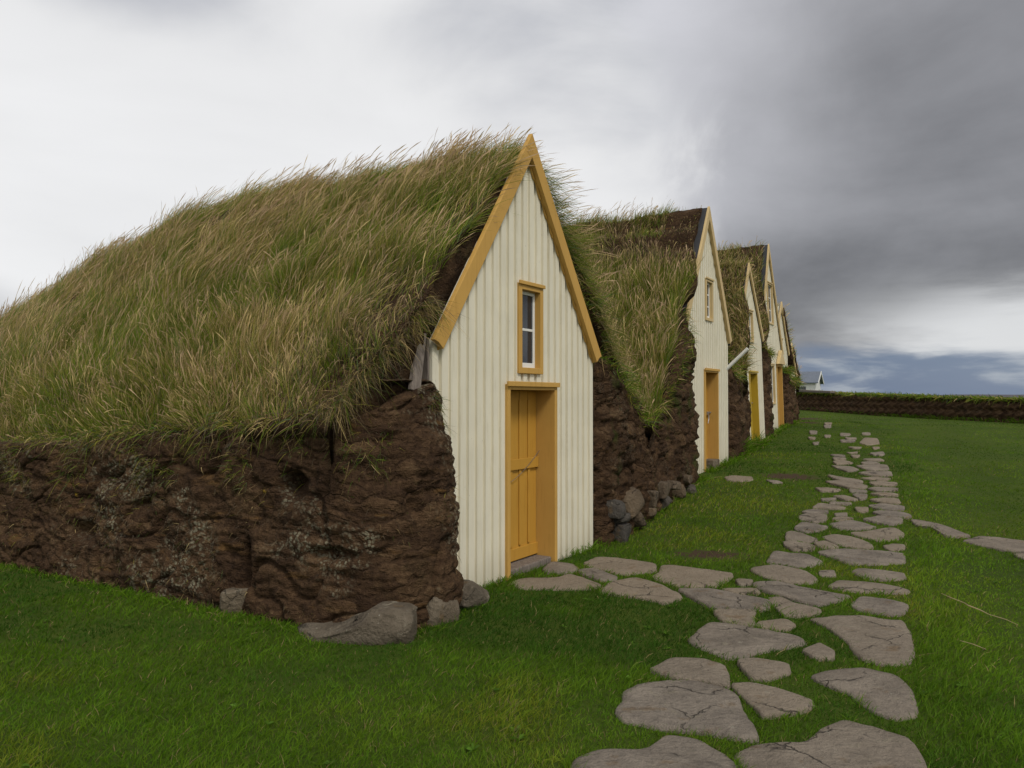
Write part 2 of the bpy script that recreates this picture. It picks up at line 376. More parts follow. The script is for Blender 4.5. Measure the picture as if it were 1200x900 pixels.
# ------------------------------------------------------------------ grass blade builder
PROF_LEAF = ([0, .35, .7, 1.], [1., .85, .55, 0])
PROF_LAWN = ([0, .5, 1.], [1., .8, 0])
PROF_SEED = ([0, .45, .74, .88, 1.], [.45, .35, .9, 1.3, 0])
def blade_geo(P, D, B, L, W, C, prof, tipc=None):
    """arrays of verts, quads, tris, colours for blades rooted at P"""
    tau, wp = prof; n = len(P); k = len(tau) - 1
    axis_ = RNG.normal(size=(n, 3)); S = np.cross(D + B * .7, axis_); S /= np.linalg.norm(S, axis=1)[:, None] + 1e-9
    cols = []; rows = []
    for i, t in enumerate(tau):
        c0 = P + L[:, None] * (D * t + B * t * t)
        cc = C if tipc is None else C + (tipc - C) * (t ** 1.5)
        if i < k:
            rows += [c0 - S * (W * wp[i] * .5)[:, None], c0 + S * (W * wp[i] * .5)[:, None]]; cols += [cc, cc]
        else: rows.append(c0); cols.append(cc)
    nv = 2 * k + 1
    V = np.stack(rows, 1).reshape(-1, 3); CC = np.stack(cols, 1).reshape(-1, 3)
    base = (np.arange(n) * nv)[:, None]
    Q = np.concatenate([base + np.array([[2 * i, 2 * i + 1, 2 * i + 3, 2 * i + 2]]) for i in range(k - 1)], 0)
    T = base + np.array([[2 * k - 2, 2 * k - 1, 2 * k]])
    return V, Q, T, CC
def grass_obj(name, parts, parent=None):
    off = 0; Vs = []; Qs = []; Ts = []; Cs = []
    for V, Q, T, C in parts:
        Vs.append(V); Qs.append(Q + off); Ts.append(T + off); Cs.append(C); off += len(V)
    V = np.concatenate(Vs); Q = np.concatenate(Qs); T = np.concatenate(Ts); C = np.concatenate(Cs)
    me = bpy.data.meshes.new(name); me.vertices.add(len(V)); me.vertices.foreach_set('co', V.astype(np.float32).ravel())
    nl = Q.size + T.size; me.loops.add(nl); me.loops.foreach_set('vertex_index', np.concatenate([Q.ravel(), T.ravel()]).astype(np.int32))
    me.polygons.add(len(Q) + len(T))
    me.polygons.foreach_set('loop_start', np.concatenate([np.arange(len(Q)) * 4, Q.size + np.arange(len(T)) * 3]).astype(np.int32))
    me.update(calc_edges=True)
    a = me.attributes.new('Col', 'FLOAT_COLOR', 'POINT')
    a.data.foreach_set('color', np.concatenate([np.clip(C, .004, 1), np.ones((len(C), 1))], 1).astype(np.float32).ravel())
    me.materials.append(M['blade'])
    o = bpy.data.objects.new(name, me); COL.objects.link(o)
    if parent: o.parent = parent
    o['kind'] = 'stuff'
    return o
def unit(v): return v / (np.linalg.norm(v, axis=-1)[..., None] + 1e-9)
def sample_tris(V, Q, dens, rng=RNG):
    """random points on quads; dens(points)->blades per m2; returns points, normals"""
    A, B_, C_, D_ = (V[Q[:, i]] for i in range(4))
    N = np.cross(C_ - A, D_ - B_); ar = .5 * np.linalg.norm(N, axis=1); N = unit(N); N[N[:, 2] < 0] *= -1
    ex = dens((A + B_ + C_ + D_) / 4) * ar; cnt = rng.poisson(ex); i = np.repeat(np.arange(len(Q)), cnt)
    u = rng.random(len(i))[:, None]; v = rng.random(len(i))[:, None]
    return (A[i] * (1 - u) + B_[i] * u) * (1 - v) + (D_[i] * (1 - u) + C_[i] * u) * v, N[i]
GREEN = np.array((.160, .245, .022)); DGREEN = np.array((.080, .145, .017)); BGREEN = np.array((.140, .210, .085))
OLIVE = np.array((.310, .285, .050)); STRAW = np.array((.620, .470, .215)); BROWN = np.array((.310, .215, .095)); PINK = np.array((.560, .390, .245)); DEAD = np.array((.185, .142, .092))
PAL = np.stack([GREEN, DGREEN, BGREEN, OLIVE, STRAW, BROWN, PINK, DEAD])
def pick(w, rng=RNG):
    """w: list of (n,) weights -> index per blade"""
    W = np.cumsum(np.stack(w, 1), 1); r = rng.random(len(W))[:, None] * W[:, -1:]
    return (r > W).sum(1)

# ------------------------------------------------------------------ turf houses
class House:
    def __init__(s, label, loc, deg, hw, eave, apex, lean=0., group='gabled turf houses in the row'):
        s.o = empty('turf_house', loc, R(deg)); tag(s.o, label, 'turf house', group)
        s.hw, s.eave, s.apex, s.lean = hw, eave, apex, lean
        s.ang = R(deg); s.loc = np.array(loc)
    def top(s, x): return s.apex - (s.apex - s.eave) * abs(x) / s.hw
    def to_world(s, p):
        c, n = math.cos(s.ang), math.sin(s.ang)
        return np.stack([s.loc[0] + p[:, 0] * c - p[:, 1] * n, s.loc[1] + p[:, 0] * n + p[:, 1] * c, s.loc[2] + p[:, 2]], 1)
    def from_dir(s, d):
        c, n = math.cos(s.ang), math.sin(s.ang); return np.array((d[0] * c + d[1] * n, -d[0] * n + d[1] * c, d[2]))
def facade(h, openings, period=.122, paint='cream', zb=-.12):
    mb = MB(); hw = h.hw; n = int(round(2 * hw / period)); pr = 2 * hw / n
    segs = []
    for i in range(n):
        x0 = -hw + i * pr; xj = pr * (.60 + random.uniform(-.05, .05)); segs += [(x0, x0 + xj, 1), (x0 + xj, x0 + pr, 0)]
    cuts = sorted({0.} | {v for o_ in openings for v in o_[:2]})
    for x0, x1, up in segs:
        xs = [x0] + [c for c in cuts if x0 + 1e-4 < c < x1 - 1e-4] + [x1]
        jy = random.uniform(-.002, .002)
        yf = (-.042 + jy) if up else (-.018 + jy)
        for xa, xb in zip(xs, xs[1:]):
            if up: xa, xb = xa + .001, xb - .001
            else: xa, xb = xa - .0005, xb + .0005
            xm = (xa + xb) / 2; z = zb
            for o_ in sorted(openings, key=lambda q_: q_[2]):
                if o_[0] < xm < o_[1]:
                    if o_[2] > z + .01: mb.strip(xa, xb, yf, .03, z, o_[2], o_[2])
                    z = o_[3]
            ta, tb = h.top(xa) - .085, h.top(xb) - .085
            if min(ta, tb) > z + .005: mb.strip(xa, xb, yf, .03, z, ta, tb)
    return mb.build('facade', M[paint], h.o, h.lean)
def barge(h, wdt=.15, drop=.05, paint='ochre', over=.03, sides=(-1, 1)):
    sl = (h.apex - h.eave) / h.hw; vz = wdt * math.sqrt(1 + sl * sl); dzv = over * math.sqrt(1 + sl * sl)
    for sgn in sides:
        za = h.apex + dzv; xo = h.hw + .05
        po = [(sgn * .0015, za), (sgn * xo, za - sl * xo), (sgn * (xo - .055), za - sl * xo - .02), (sgn * (xo - wdt * .86), za - vz - sl * (xo - wdt * .86)), (sgn * .0015, za - vz)]
        if sgn < 0: po = po[::-1]
        mb = MB(); mb.prism(po, -.105, -.062); mb.build('bargeboard', M[paint], h.o, h.lean, .004)
def barge_trim(h, wdt=.15, over=.03, paint='ochre', period=.122):
    sl = (h.apex - h.eave) / h.hw; k = math.sqrt(1 + sl * sl); n = int(h.hw / period)
    for sgn in (-1, 1):
        line = lambda x: h.apex + over * k - wdt * k - sl * x
        x1 = h.hw - .06; xs = np.linspace(.04, x1, n * 4 + 1); po = [(sgn * .04, line(.04) + .06)]
        for i, x in enumerate(xs): po.append((sgn * x, line(x) - (.016 * k if i % 4 in (1, 2) else .002)))
        po.append((sgn * x1, line(x1) + .06))
        if sgn > 0: po = po[::-1]
        mb = MB(); mb.prism(po, -.0605, -.0445); mb.build('barge_trim', M[paint], h.o, h.lean)
def roof_edge(h, over=.018, back=.06):
    sl = (h.apex - h.eave) / h.hw; mb = MB(); k = math.sqrt(1 + sl * sl)
    for sgn in (-1, 1):
        xo = h.hw + .04; za = h.apex + over * k
        po = [(sgn * .002, za), (sgn * xo, za - sl * xo), (sgn * xo, za - sl * xo - .045 * k), (sgn * .002, za - .045 * k)]
        if sgn < 0: po = po[::-1]
        mb.prism(po, -.060, back)
    mb.build('roof_lining', M['felt'], h.o, h.lean)
def window(h, x0, x1, z0, z1, paint='ochre', cw=.055, rails=1, deep=.07, mull=0):
    ln = h.lean
    f = MB(); f.box(x0, x0 + cw, -.066, .028, z0, z1); f.box(x1 - cw, x1, -.066, .028, z0, z1)
    f.box(x0 + cw, x1 - cw, -.066, .028, z1 - cw, z1); f.box(x0 + cw, x1 - cw, -.066, .028, z0, z0 + cw)
    f.box(x0 - .01, x1 + .01, -.085, -.0665, z1 - .012, z1 + .022)
    wf = f.build('window', M[paint], h.o, ln, .004)
    a0, a1, b0, b1 = x0 + cw, x1 - cw, z0 + cw, z1 - cw
    s_ = MB(); t = .032; ya, yb = deep - .075, deep - .035
    s_.box(a0 + .001, a0 + t, ya, yb, b0, b1); s_.box(a1 - t, a1 - .001, ya, yb, b0, b1)
    s_.box(a0 + t, a1 - t, ya, yb, b1 - t, b1 - .001); s_.box(a0 + t, a1 - t, ya, yb, b0 + .001, b0 + t + .015)
    for k in range(rails):
        zc = b0 + (b1 - b0) * (k + 1) / (rails + 1); s_.box(a0 + t, a1 - t, ya + .006, yb - .004, zc - .012, zc + .012)
    for k in range(mull):
        xc = a0 + (a1 - a0) * (k + 1) / (mull + 1); s_.box(xc - .012, xc + .012, ya + .003, yb - .006, b0 + t + .015, b1 - t)
    s_.build('sash', M['white'], wf, ln, .003)
    p = MB(); p.box(a0 + t - .004, a1 - t + .004, yb - .028, yb - .022, b0 + t, b1 - t + .004); p.build('pane', M['glass'], wf, ln)
def door(h, x0, x1, z1, paint='ochre', leaf='ochre_dark', cw=.05, deep=.17, sill=True, cap=True, z0=.05, handle=None, rail=.57):
    ln = h.lean
    f = MB(); f.box(x0, x0 + cw, -.068, deep + .03, z0 - .15, z1); f.box(x1 - cw, x1, -.068, deep + .03, z0 - .15, z1)
    f.box(x0 + cw, x1 - cw, -.068, deep + .03, z1 - cw, z1)
    if cap: f.box(x0 - .015, x1 + .015, -.092, -.0685, z1 - .02, z1 + .025)
    f.build('door_frame', M[paint], h.o, ln, .004)
    d = MB(); a0, a1 = x0 + cw, x1 - cw; n = 5 if a1 - a0 > .65 else 4; p = (a1 - a0) / n; zt = z1 - cw
    for i in range(n): d.box(a0 + i * p + .005, a0 + (i + 1) * p - .005, deep - .028, deep + .012, z0 + .02, zt - .004)
    for i in range(1, n): d.box(a0 + i * p - .018, a0 + i * p + .018, deep - .042, deep - .0285, z0 + .16, zt - .09)
    d.box(a0 + .001, a1 - .001, deep + .0125, deep + .025, z0 + .02, zt - .002)
    dl = d.build('door', M[leaf], h.o, ln, .003)
    r = MB(); zr = z0 + (zt - z0) * rail
    r.box(a0 + .004, a1 - .004, deep - .056, deep - .0425, zr - .05, zr + .05)
    r.build('rail', M[leaf], dl, ln, .003); r = MB()
    r.box(a0 + .004, a1 - .004, deep - .046, deep - .0285, z0 + .03, z0 + .14)
    r.build('rail', M[leaf], dl, ln, .003)
    if sill:
        s_ = MB(); s_.box(x0 + cw + .003, x1 - cw - .003, -.03, deep + .06, z0 - .14, z0 + .014); s_.build('door_sill', M['wood'], h.o, ln, .012)
    if handle:
        c = MB()
        if handle == 'cord':
            c.tube([(a0 + .06 + t_ * (a1 - a0 - .06), deep - .062, zr - .19 + .30 * t_ ** 1.7) for t_ in np.linspace(0, 1, 12)], .0026)
            c.build('cord', M['wood'], dl, ln)
        else:
            xh = a1 - .10; c.box(xh - .05, xh + .05, deep - .075, deep - .0565, zr - .035, zr + .03); c.box(xh + .0505, xh + .12, deep - .10, deep - .08, zr + .0, zr + .022)
            c.tube([(xh, deep - .085, zr - .04), (xh - .02, deep - .09, zr - .12), (xh - .06, deep - .085, zr - .2)], .008)
            c.build('latch', M['metal'], dl, ln)

def turf_roof(h, left, right, yfront_l, yfront_r, L, ze=None, zr=None, thick=.26, amp=.06, nd=70, ny=120, bare=.0):
    """thick turf blanket: two slopes from the ridge, exposed sod on the front edge and a ragged eave"""
    allV = []; allF = []; off = 0; tops = []
    for sgn, prof, yf in ((-1, left, yfront_l), (1, right, yfront_r)):
        pd = np.array([a for a, _ in prof]); pz = np.array([b for _, b in prof]); dm = pd[-1]
        d = np.linspace(0, dm, nd); z = np.interp(d, pd, pz)
        zs = np.convolve(np.pad(z, 5, 'edge'), np.ones(11) / 11, 'valid'); z = zs + (z - zs) * .8
        rows = [(a, b_, 0.) for a, b_ in zip(d, z)] + [(dm + .015, z[-1] - .07, 1.), (dm - .03, z[-1] - .15, 1.), (dm - .22, z[-1] - .2, 1.)]
        v = np.linspace(0, 1, ny) ** 1.5
        cols = [('c', 3), ('c', 2), ('c', 1)] + [('t', a) for a in v] + [('e', 0)]
        rd = np.array([r[0] for r in rows])[:, None]; rz = np.array([r[1] for r in rows])[:, None]
        yf0 = np.array([yf(a) for a in rd[:, 0]])[:, None]
        Yc = []; Zo = []; cap = []
        for k, a in cols:
            if k == 't': Yc.append(yf0 + (L - yf0) * a); Zo.append(0 * yf0); cap.append(0.)
            elif k == 'e': Yc.append(0 * yf0 + L + .01); Zo.append(0 * yf0 - 9.); cap.append(0.)
            else:
                Yc.append(yf0 + {1: .0, 2: .03, 3: .5}[a]); Zo.append(0 * yf0 - {1: .45, 2: 1., 3: 1.}[a] * (thick(rd) * (1 if sgn < 0 else .3) if callable(thick) else thick)); cap.append(1.)
        Yg = np.concatenate(Yc, 1); Zof = np.concatenate(Zo, 1); Dg = np.broadcast_to(rd, Yg.shape).copy(); Zg_ = np.broadcast_to(rz, Yg.shape).copy()
        if zr is not None:
            t = (Zg_ - prof[-1][1]) / (prof[0][1] - prof[-1][1]); Zg_ = ze(Yg) + (zr(Yg) - ze(Yg)) * t
        isend = Zof < -5; Zg_ = np.where(isend, -.1, Zg_ + np.where(isend, 0, Zof))
        p = np.stack([sgn * Dg, Yg, Zg_], -1)
        wp = p * np.array((1, 1, 1.)) + 31.7 * h.hw
        dsp = amp * fbm(wp * 1.3, 4) + amp * .55 * fbm(wp * 4.5, 3)
        p[..., 2] += np.where(isend, 0, dsp)
        ca = np.array(cap)[None, :] * np.ones_like(Dg); ca[:, 3] = .8
        cn = .11 * fbm(wp * 2.6 + 5, 4) + .05 * fbm(wp * np.array((5, 5, 15)), 3)
        tight = sstep(Dg, h.hw + .02, h.hw - .12); p[..., 1] += ca * (cn * (1 - tight) + .4 * np.abs(cn) * tight)
        p[..., 0] += (np.array([r[2] for r in rows])[:, None] + .15) * .10 * fbm(wp * 3.1 + 9, 4)
        nr, nc = Yg.shape; V = p.reshape(-1, 3); F = grid_faces(nr, nc)
        if sgn < 0: F = F[:, ::-1]
        r_, c_ = np.divmod(F.min(1), nc)
        tops.append((V, F[(r_ < nd) & (c_ >= 3) & (c_ < nc - 2)]))
        allV.append(V); allF.append(F + off); off += len(V)
    o = mesh_obj('turf_roof', np.concatenate(allV), np.concatenate(allF), M['sod'], h.o, smooth=True)
    return tops

def long_grass(h, tops, dens, length, weights, wind=(.82, .42, 0.), name='roof_grass', width=.006, seed_frac=.12, lie=.6, seedlen=1.25, sides=(0, 1), up=.55):
    """windblown grass rooted on the roof; dens/length/weights are functions of local points"""
    parts = []; wl = h.from_dir(wind)
    for sidx in sides:
        V, F = tops[sidx]
        Pn, N = sample_tris(V, F, dens)
        if not len(Pn): continue
        n = len(Pn); lv = lie(Pn)[:, None] if callable(lie) else lie; L = length(Pn) * RNG.uniform(.55, 1.25, n)
        ci = pick(weights(Pn)); C = PAL[ci] * RNG.uniform(.7, 1.3, (n, 1)) * RNG.uniform(.92, 1.08, (n, 3))
        clump = fbm(Pn * 2.2 + 40, 2)[:, None]; clump2 = fbm(Pn * 2.2 + 80, 2)[:, None]
        D_ = unit(N * .55 + np.array((0, 0, up)) + wl * (lv * .8) + RNG.normal(size=(n, 3)) * .20 + np.concatenate([clump, clump2, 0 * clump], 1) * .75); L = L * (1 + .45 * fbm(Pn * 2.6 + 15, 2))
        B_ = wl * lv * RNG.uniform(.2, .9, (n, 1)) + np.array((0, 0, -1.)) * RNG.uniform(.05, .45, (n, 1)) + RNG.normal(size=(n, 3)) * .10
        tip = C * .6 + np.where(np.isin(ci, (0, 1, 2))[:, None], OLIVE, STRAW) * .4
        parts.append(blade_geo(Pn - N * .02, D_, B_, L, width * RNG.uniform(.6, 1.3, n), C, PROF_LEAF, tip))
        s_ = RNG.random(n) < seed_frac
        if s_.any():
            m2 = s_.sum(); Cs = np.where(RNG.random((m2, 1)) < .6, PINK, STRAW) * RNG.uniform(.75, 1.25, (m2, 1))
            parts.append(blade_geo(Pn[s_] - N[s_] * .02, unit(D_[s_] + np.array((0, 0, .15))), B_[s_] * 1.0, L[s_] * seedlen, width * 1.25 * RNG.uniform(.7, 1.3, m2), STRAW * .75 + 0 * Cs, PROF_SEED, Cs))
    return grass_obj(name, parts, h.o) if parts else None

def loft_wall(name, path, nrm, zt, zb, matn, parent=None, nz=70, batter=.10, disp=None, origin=None, topin=.5):
    """turf wall: path (n,2) seen edge with outward normals, built up in courses and closed over the top"""
    n = len(path); v = np.linspace(0, 1, nz)
    zt = np.broadcast_to(zt, n); zb = np.broadcast_to(zb, n)
    Z = zb[None, :] + (zt - zb)[None, :] * v[:, None]
    off = batter * (1 - v)[:, None]
    p = np.stack([path[None, :, 0] + nrm[None, :, 0] * off, path[None, :, 1] + nrm[None, :, 1] * off, Z], -1)
    d = disp(p) if disp is not None else turf_disp(p)
    p[..., :2] += nrm[None] * d[..., None]
    p[..., 2] += .03 * fbm(p * 2.3 + 3, 3) * (v[:, None] > .5)
    top = []
    for k in (.06, .3, 1.):
        t = p[-1].copy(); t[:, :2] -= nrm * topin * k; t[:, 2] += .02 * (1 - k); top.append(t)
    V = np.concatenate([p.reshape(-1, 3)] + top, 0)
    F = grid_faces(nz + 3, n)
    return mesh_obj(name, V, F, M[matn], parent, smooth=True, loc=origin), p
def turf_disp(p, a=1., strat=1.):
    warp = .16 * fbm(p * 1.1 + 7, 3)
    q_ = np.stack([p[..., 0] * 1.1, p[..., 1] * 1.1, (p[..., 2] + warp) * 15], -1)
    st = fbm(q_, 4, .55)
    big = fbm(p * 1.7 + 2, 4); mid = fbm(p * 5.5 + 11, 4)
    cr = vn(np.stack([p[..., 0] * 2.6, p[..., 1] * 2.6, (p[..., 2] + warp) * 3.6], -1) + 5); crack = np.exp(-(cr / .05) ** 2)
    cr2 = vn(np.stack([p[..., 0] * 1.2, p[..., 1] * 1.2, (p[..., 2] + warp) * 7.], -1) + 25); crack2 = np.exp(-(cr2 / .06) ** 2)
    return a * (.09 * big + .06 * mid + .05 * st * strat - .06 * crack - .04 * crack2 * strat + .030 * fbm(p * 17, 4, .62))
def path_normals(path):
    t = np.gradient(path, axis=0); t = unit(t); return np.stack([-t[:, 1], t[:, 0]], 1)
def resample(pts, step):
    pts = np.asarray(pts, float); s = np.concatenate([[0], np.cumsum(np.linalg.norm(np.diff(pts, axis=0), axis=1))])
    n = max(2, int(s[-1] / step)); u = np.linspace(0, s[-1], n)
    q_ = np.stack([np.interp(u, s, pts[:, 0]), np.interp(u, s, pts[:, 1])], 1)
    k = 7
    if n > 30:
        pad = np.pad(q_, ((k, k), (0, 0)), 'edge'); ker = np.ones(2 * k + 1) / (2 * k + 1)
        sm = np.stack([np.convolve(pad[:, i], ker, 'valid') for i in (0, 1)], 1); sm[0] = q_[0]; sm[-1] = q_[-1]; q_ = sm
    return q_, u

# ---- first house (nearest)
H1 = House('nearest turf house, long grassy roof, wide cream gable and closed ochre plank door', (.100, 7.078, 0), 57.3, 1.385, 2.06, 3.98)
facade(H1, [(-.36, .53, -.2, 1.72), (-.165, .265, 1.82, 2.64)])
barge(H1, .132); barge_trim(H1, .132)
window(H1, -.165, .265, 1.82, 2.64, rails=1)
door(H1, -.36, .53, 1.72, handle='cord')
ze1 = lambda y: 1.50 - .075 * np.clip(y, 0, 5) - .02 * np.clip(y - 5, 0, 6)
zr1 = lambda y: 3.90 + .06 * sstep(y, .3, 1.5) - .032 * np.clip(y - 3.5, 0, 20) ** 2
def yfl1(d): return np.interp(d, [0, .9, 1.3, 1.6, 1.9, 2.3], [.0, .0, .01, -.02, .04, .18])
def yfr1(d): return -.03 + .17 * max(0, d - 1.5)
roof1 = turf_roof(H1, [(0, 3.90), (.25, 3.70), (.8, 3.07), (1.4, 2.44), (1.9, 1.94), (2.20, 1.50)], [(0, 3.90), (.4, 3.52), (.8, 3.10), (1.4, 2.62), (2.3, 1.9), (3.5, 1.35)], yfl1, yfr1, 10.8, ze1, zr1, thick=lambda d: .14 + .24 * sstep(d, .2, .6) + .3 * sstep(d, 1.3, 1.6), nd=90, ny=170)
# the wall below: long side, rounded corner, pier in front of the gable's left edge
pth = [(-2.62, 11.), (-2.38, 4.7), (-2.17, .25), (-2.10, -.02), (-1.92, -.18), (-1.62, -.25), (-1.40, -.25), (-1.315, -.15), (-1.335, .08)]
P_, u_ = resample(pth, .016); Nn = -path_normals(P_)
Nn = np.where((Nn[:, :1] * 0 + 1) > 0, Nn, Nn)
mid_s = np.interp(u_, [0, u_[-1] - 5.0, u_[-1] - 1.3, u_[-1] - .5, u_[-1]], [1.08, 1.16, 1.42, 1.68, 1.74])
def disp1(p):
    d = turf_disp(p, .85, .55)
    near = sstep(p[..., 1], 1.4, .2)
    # thick squeezed courses at the corner
    wz = p[..., 2] + .05 * np.sin(p[..., 1] * 3.1 + p[..., 0] * 2.) + .05 * fbm(p * 1.6 + 60, 2)
    crs = np.abs(((wz / .17) % 1) - .5) * 2
    d += near * (.014 * (1 - crs ** 6) - .01)
    # slanting blocks on the long side
    u = (p[..., 1] * .9 + np.abs(((p[..., 2] / .36) % 1) - .5) * .55) / .17
    d += (1 - near) * .022 * (1 - (np.abs((u % 1) - .5) * 2) ** 4) * (.5 + .5 * fbm(p * 3, 2))
    for (cy, cz, ry, rz_, dp) in ((.60, .98, .12, .10, .20), (1.02, .30, .06, .22, .10), (.15, .52, .16, .05, .10), (3.1, .42, .16, .07, .10)):
        rr = ((p[..., 1] - cy) / ry) ** 2 + ((p[..., 2] - cz) / rz_) ** 2
        d -= dp * np.exp(-rr ** 1.5) * (p[..., 0] < -1.9)
    d -= .14 * np.clip((p[..., 2] - 1.2) / .5, 0, 1) * sstep(p[..., 1], .45, .0)
    return d
_, pw1 = loft_wall('turf_wall', P_, Nn, mid_s, -.1, 'turf', H1.o, nz=120, batter=.10, disp=disp1)
def roots(h, p, nrm, n, L, cols, name, zlo=0., zhi=1., clump=0., down=.6, width=.004, ylim=7.):
    nz, nc = p.shape[:2]; j = RNG.integers(0, nc, n * 4); i = (RNG.uniform(zlo, zhi, n * 4) * (nz - 1)).astype(int); Pn = p[i, j]; N = nrm[j]
    k = (Pn[:, 1] < ylim) & (fbm(Pn * 3.0 + 44, 3) > clump); Pn, N = Pn[k][:n], N[k][:n]; n = len(Pn); N3 = np.concatenate([N, np.zeros((n, 1))], 1)
    D_ = unit(N3 * .5 + RNG.normal(size=(n, 3)) * .6 + np.array((0, 0, .05))); B_ = np.array((0, 0, -down)) + RNG.normal(size=(n, 3)) * .3
    C = PAL[RNG.choice(8, n, p=cols)] * RNG.uniform(.5, 1.2, (n, 1))
    return grass_obj(name, [blade_geo(Pn - N3 * .01, D_, B_, L * RNG.uniform(.4, 1.5, n), width * RNG.uniform(.5, 1.2, n), C, PROF_LEAF)], h.o)
roots(H1, pw1, Nn, 5200, .05, [.04, .06, .02, .05, .08, .30, .0, .45], 'wall_roots', 0, 1, -.05)
roots(H1, pw1, Nn, 2600, .09, [.22, .16, .10, .18, .06, .10, .0, .18], 'wall_moss', .72, 1., .05, .5)
# matted dead grass hanging over the sod at the front
dd_ = RNG.uniform(1.25, 2.22, 2600); zz_ = np.interp(dd_, [1.4, 1.9, 2.2], [2.30, 1.84, 1.48]); nn_ = len(dd_)
Pq = np.stack([-dd_, np.array([yfl1(a) for a in dd_]) + RNG.exponential(.07, nn_), zz_ + .02 + RNG.normal(size=nn_) * .03], 1)
Dq = unit(np.stack([-.35 + RNG.normal(size=nn_) * .4, -.5 + RNG.normal(size=nn_) * .4, .35 + RNG.normal(size=nn_) * .3], 1)); Bq = np.array((-.1, -.2, -.9)) + RNG.normal(size=(nn_, 3)) * .3
grass_obj('dead_grass', [blade_geo(Pq, Dq, Bq, .17 * RNG.uniform(.4, 1.4, nn_), .0045 * RNG.uniform(.6, 1.2, nn_), PAL[RNG.choice(8, nn_, p=[.10, .06, .04, .12, .16, .2, .0, .32])] * RNG.uniform(.5, 1.15, (nn_, 1)), PROF_LEAF)], H1.o)
mb = MB(); mb.hexa([(-1.66, -.07, 1.66), (-1.58, -.09, 1.64), (-1.58, -.05, 1.64), (-1.66, -.03, 1.66), (-1.49, .0, 2.10), (-1.42, -.02, 2.09), (-1.42, .03, 2.09), (-1.49, .04, 2.10)])
mb.build('gable_plank', M['wood'], H1.o, 0, .006)
mb = MB(); mb.box(-1.424, -1.402, -.03, .06, -.1, 2.06); mb.build('corner_board', M['wood'], H1.o, 0, .003)

def dens1(p):
    r = np.maximum(np.linalg.norm(H1.to_world(p)[:, :2], axis=1), 4)
    d = np.abs(p[:, 0]); left = p[:, 0] < 0
    base = np.where(left, 4300, 3000) * np.clip((7.5 / r) ** 1.2, .3, 1.3)
    lowfront = sstep(p[:, 1], .8, .1) * sstep(d, 1.0, 1.6) * left
    frontedge = sstep(p[:, 1], .16 + .30 * np.clip(d, 0, 1.6) ** 2 * .6, .02) * (d > .9) * left
    return base * (1 - .45 * lowfront) * (1 - .7 * frontedge) * (p[:, 1] < 10.6)
def len1(p):
    d = np.abs(p[:, 0]); k = .36 + .10 * fbm(p * .8 + 3, 2)
    return np.where(p[:, 0] < 0, k * (1 - .5 * sstep(p[:, 1], .9, .1) * sstep(d, 1.1, 1.6)) * (1 - .35 * sstep(d, 1.7, 2.2)), .30) * np.where(d < .5, .78, 1.)
def wts1(p):
    f1 = fbm(p * np.array((1.0, .55, 1.)) + 12, 3); f2 = fbm(p * 1.4 + 50, 3); d = np.abs(p[:, 0])
    straw = sstep(f1, -.25, .35); grn = sstep(f2, .0, .3); top = sstep(d, 1.2, .2); low = sstep(d, 1.9, 2.25)
    one = np.ones(len(p)); dead = sstep(p[:, 1], 1.2, .2) * sstep(d, 1.0, 1.6)
    far = sstep(p[:, 1], 4.5, 8)
    return [.60 + 2.8 * grn + 1.3 * low, .35 * one, .20 + 1.0 * far + .5 * grn, .8 * one, (.80 * straw + .25 * top) * (1 - .85 * grn), (.45 * straw + .08 + .15 * top) * (1 - .7 * grn), .14 * straw + .14 * top, .05 + 1.5 * dead]
long_grass(H1, roof1, dens1, len1, wts1, width=.0048, seed_frac=.14, lie=lambda p: .30 + .45 * sstep(np.abs(p[:, 0]), 1.9, .6))
def ridge_stalks(h, tops, n, y0, y1, L, spread=.5, wind=(.8, .35, 0)):
    V, F = tops[0]; c = V[F].mean(1); ok = (np.abs(c[:, 0]) < spread) & (c[:, 1] > y0) & (c[:, 1] < y1); c = c[ok]
    k = fbm(c * 1.3 + 77, 3); wq = np.clip(k + .25, 0, 1) ** 2 + .02; i = RNG.choice(len(c), n, p=wq / wq.sum()); Pn = c[i] + RNG.normal(size=(n, 3)) * np.array((.05, .06, .0))
    wl = h.from_dir(wind); D_ = unit(np.array((0, 0, 1.)) + wl * .35 + RNG.normal(size=(n, 3)) * .16); B_ = wl * RNG.uniform(.1, .55, (n, 1)) + np.array((0, 0, -.12))
    Cs = np.where(RNG.random((n, 1)) < .65, PINK, STRAW) * RNG.uniform(.6, 1.1, (n, 1)); Ln = L * RNG.uniform(.5, 1.25, n)
    return grass_obj('seed_stalks', [blade_geo(Pn, D_, B_, Ln, .0075 * RNG.uniform(.6, 1.3, n), STRAW * .6 + 0 * Cs, PROF_SEED, Cs)], h.o)
ridge_stalks(H1, roof1, 1300, .5, 10.5, .40, .6)
ne = 2600; de = RNG.uniform(.15, 2.7, ne); ze_ = np.interp(de, [0, .4, .8, 1.4, 2.3, 3.5], [3.90, 3.52, 3.10, 2.62, 1.9, 1.35])
Pe = np.stack([de, np.array([yfr1(a) for a in de]) + RNG.exponential(.06, ne) + .02, ze_ - .04 + RNG.normal(size=ne) * .05], 1)
De = unit(np.stack([.75 + RNG.normal(size=ne) * .3, -.12 + RNG.normal(size=ne) * .3, .5 + RNG.normal(size=ne) * .3], 1)); Be = np.array((.1, -.1, -.75)) + RNG.normal(size=(ne, 3)) * .25
grass_obj('edge_grass', [blade_geo(Pe, De, Be, .34 * RNG.uniform(.45, 1.3, ne), .0055 * RNG.uniform(.6, 1.2, ne), PAL[RNG.choice(8, ne, p=[.22, .16, .08, .20, .12, .14, .0, .08])] * RNG.uniform(.6, 1.2, (ne, 1)), PROF_LEAF)], H1.o)
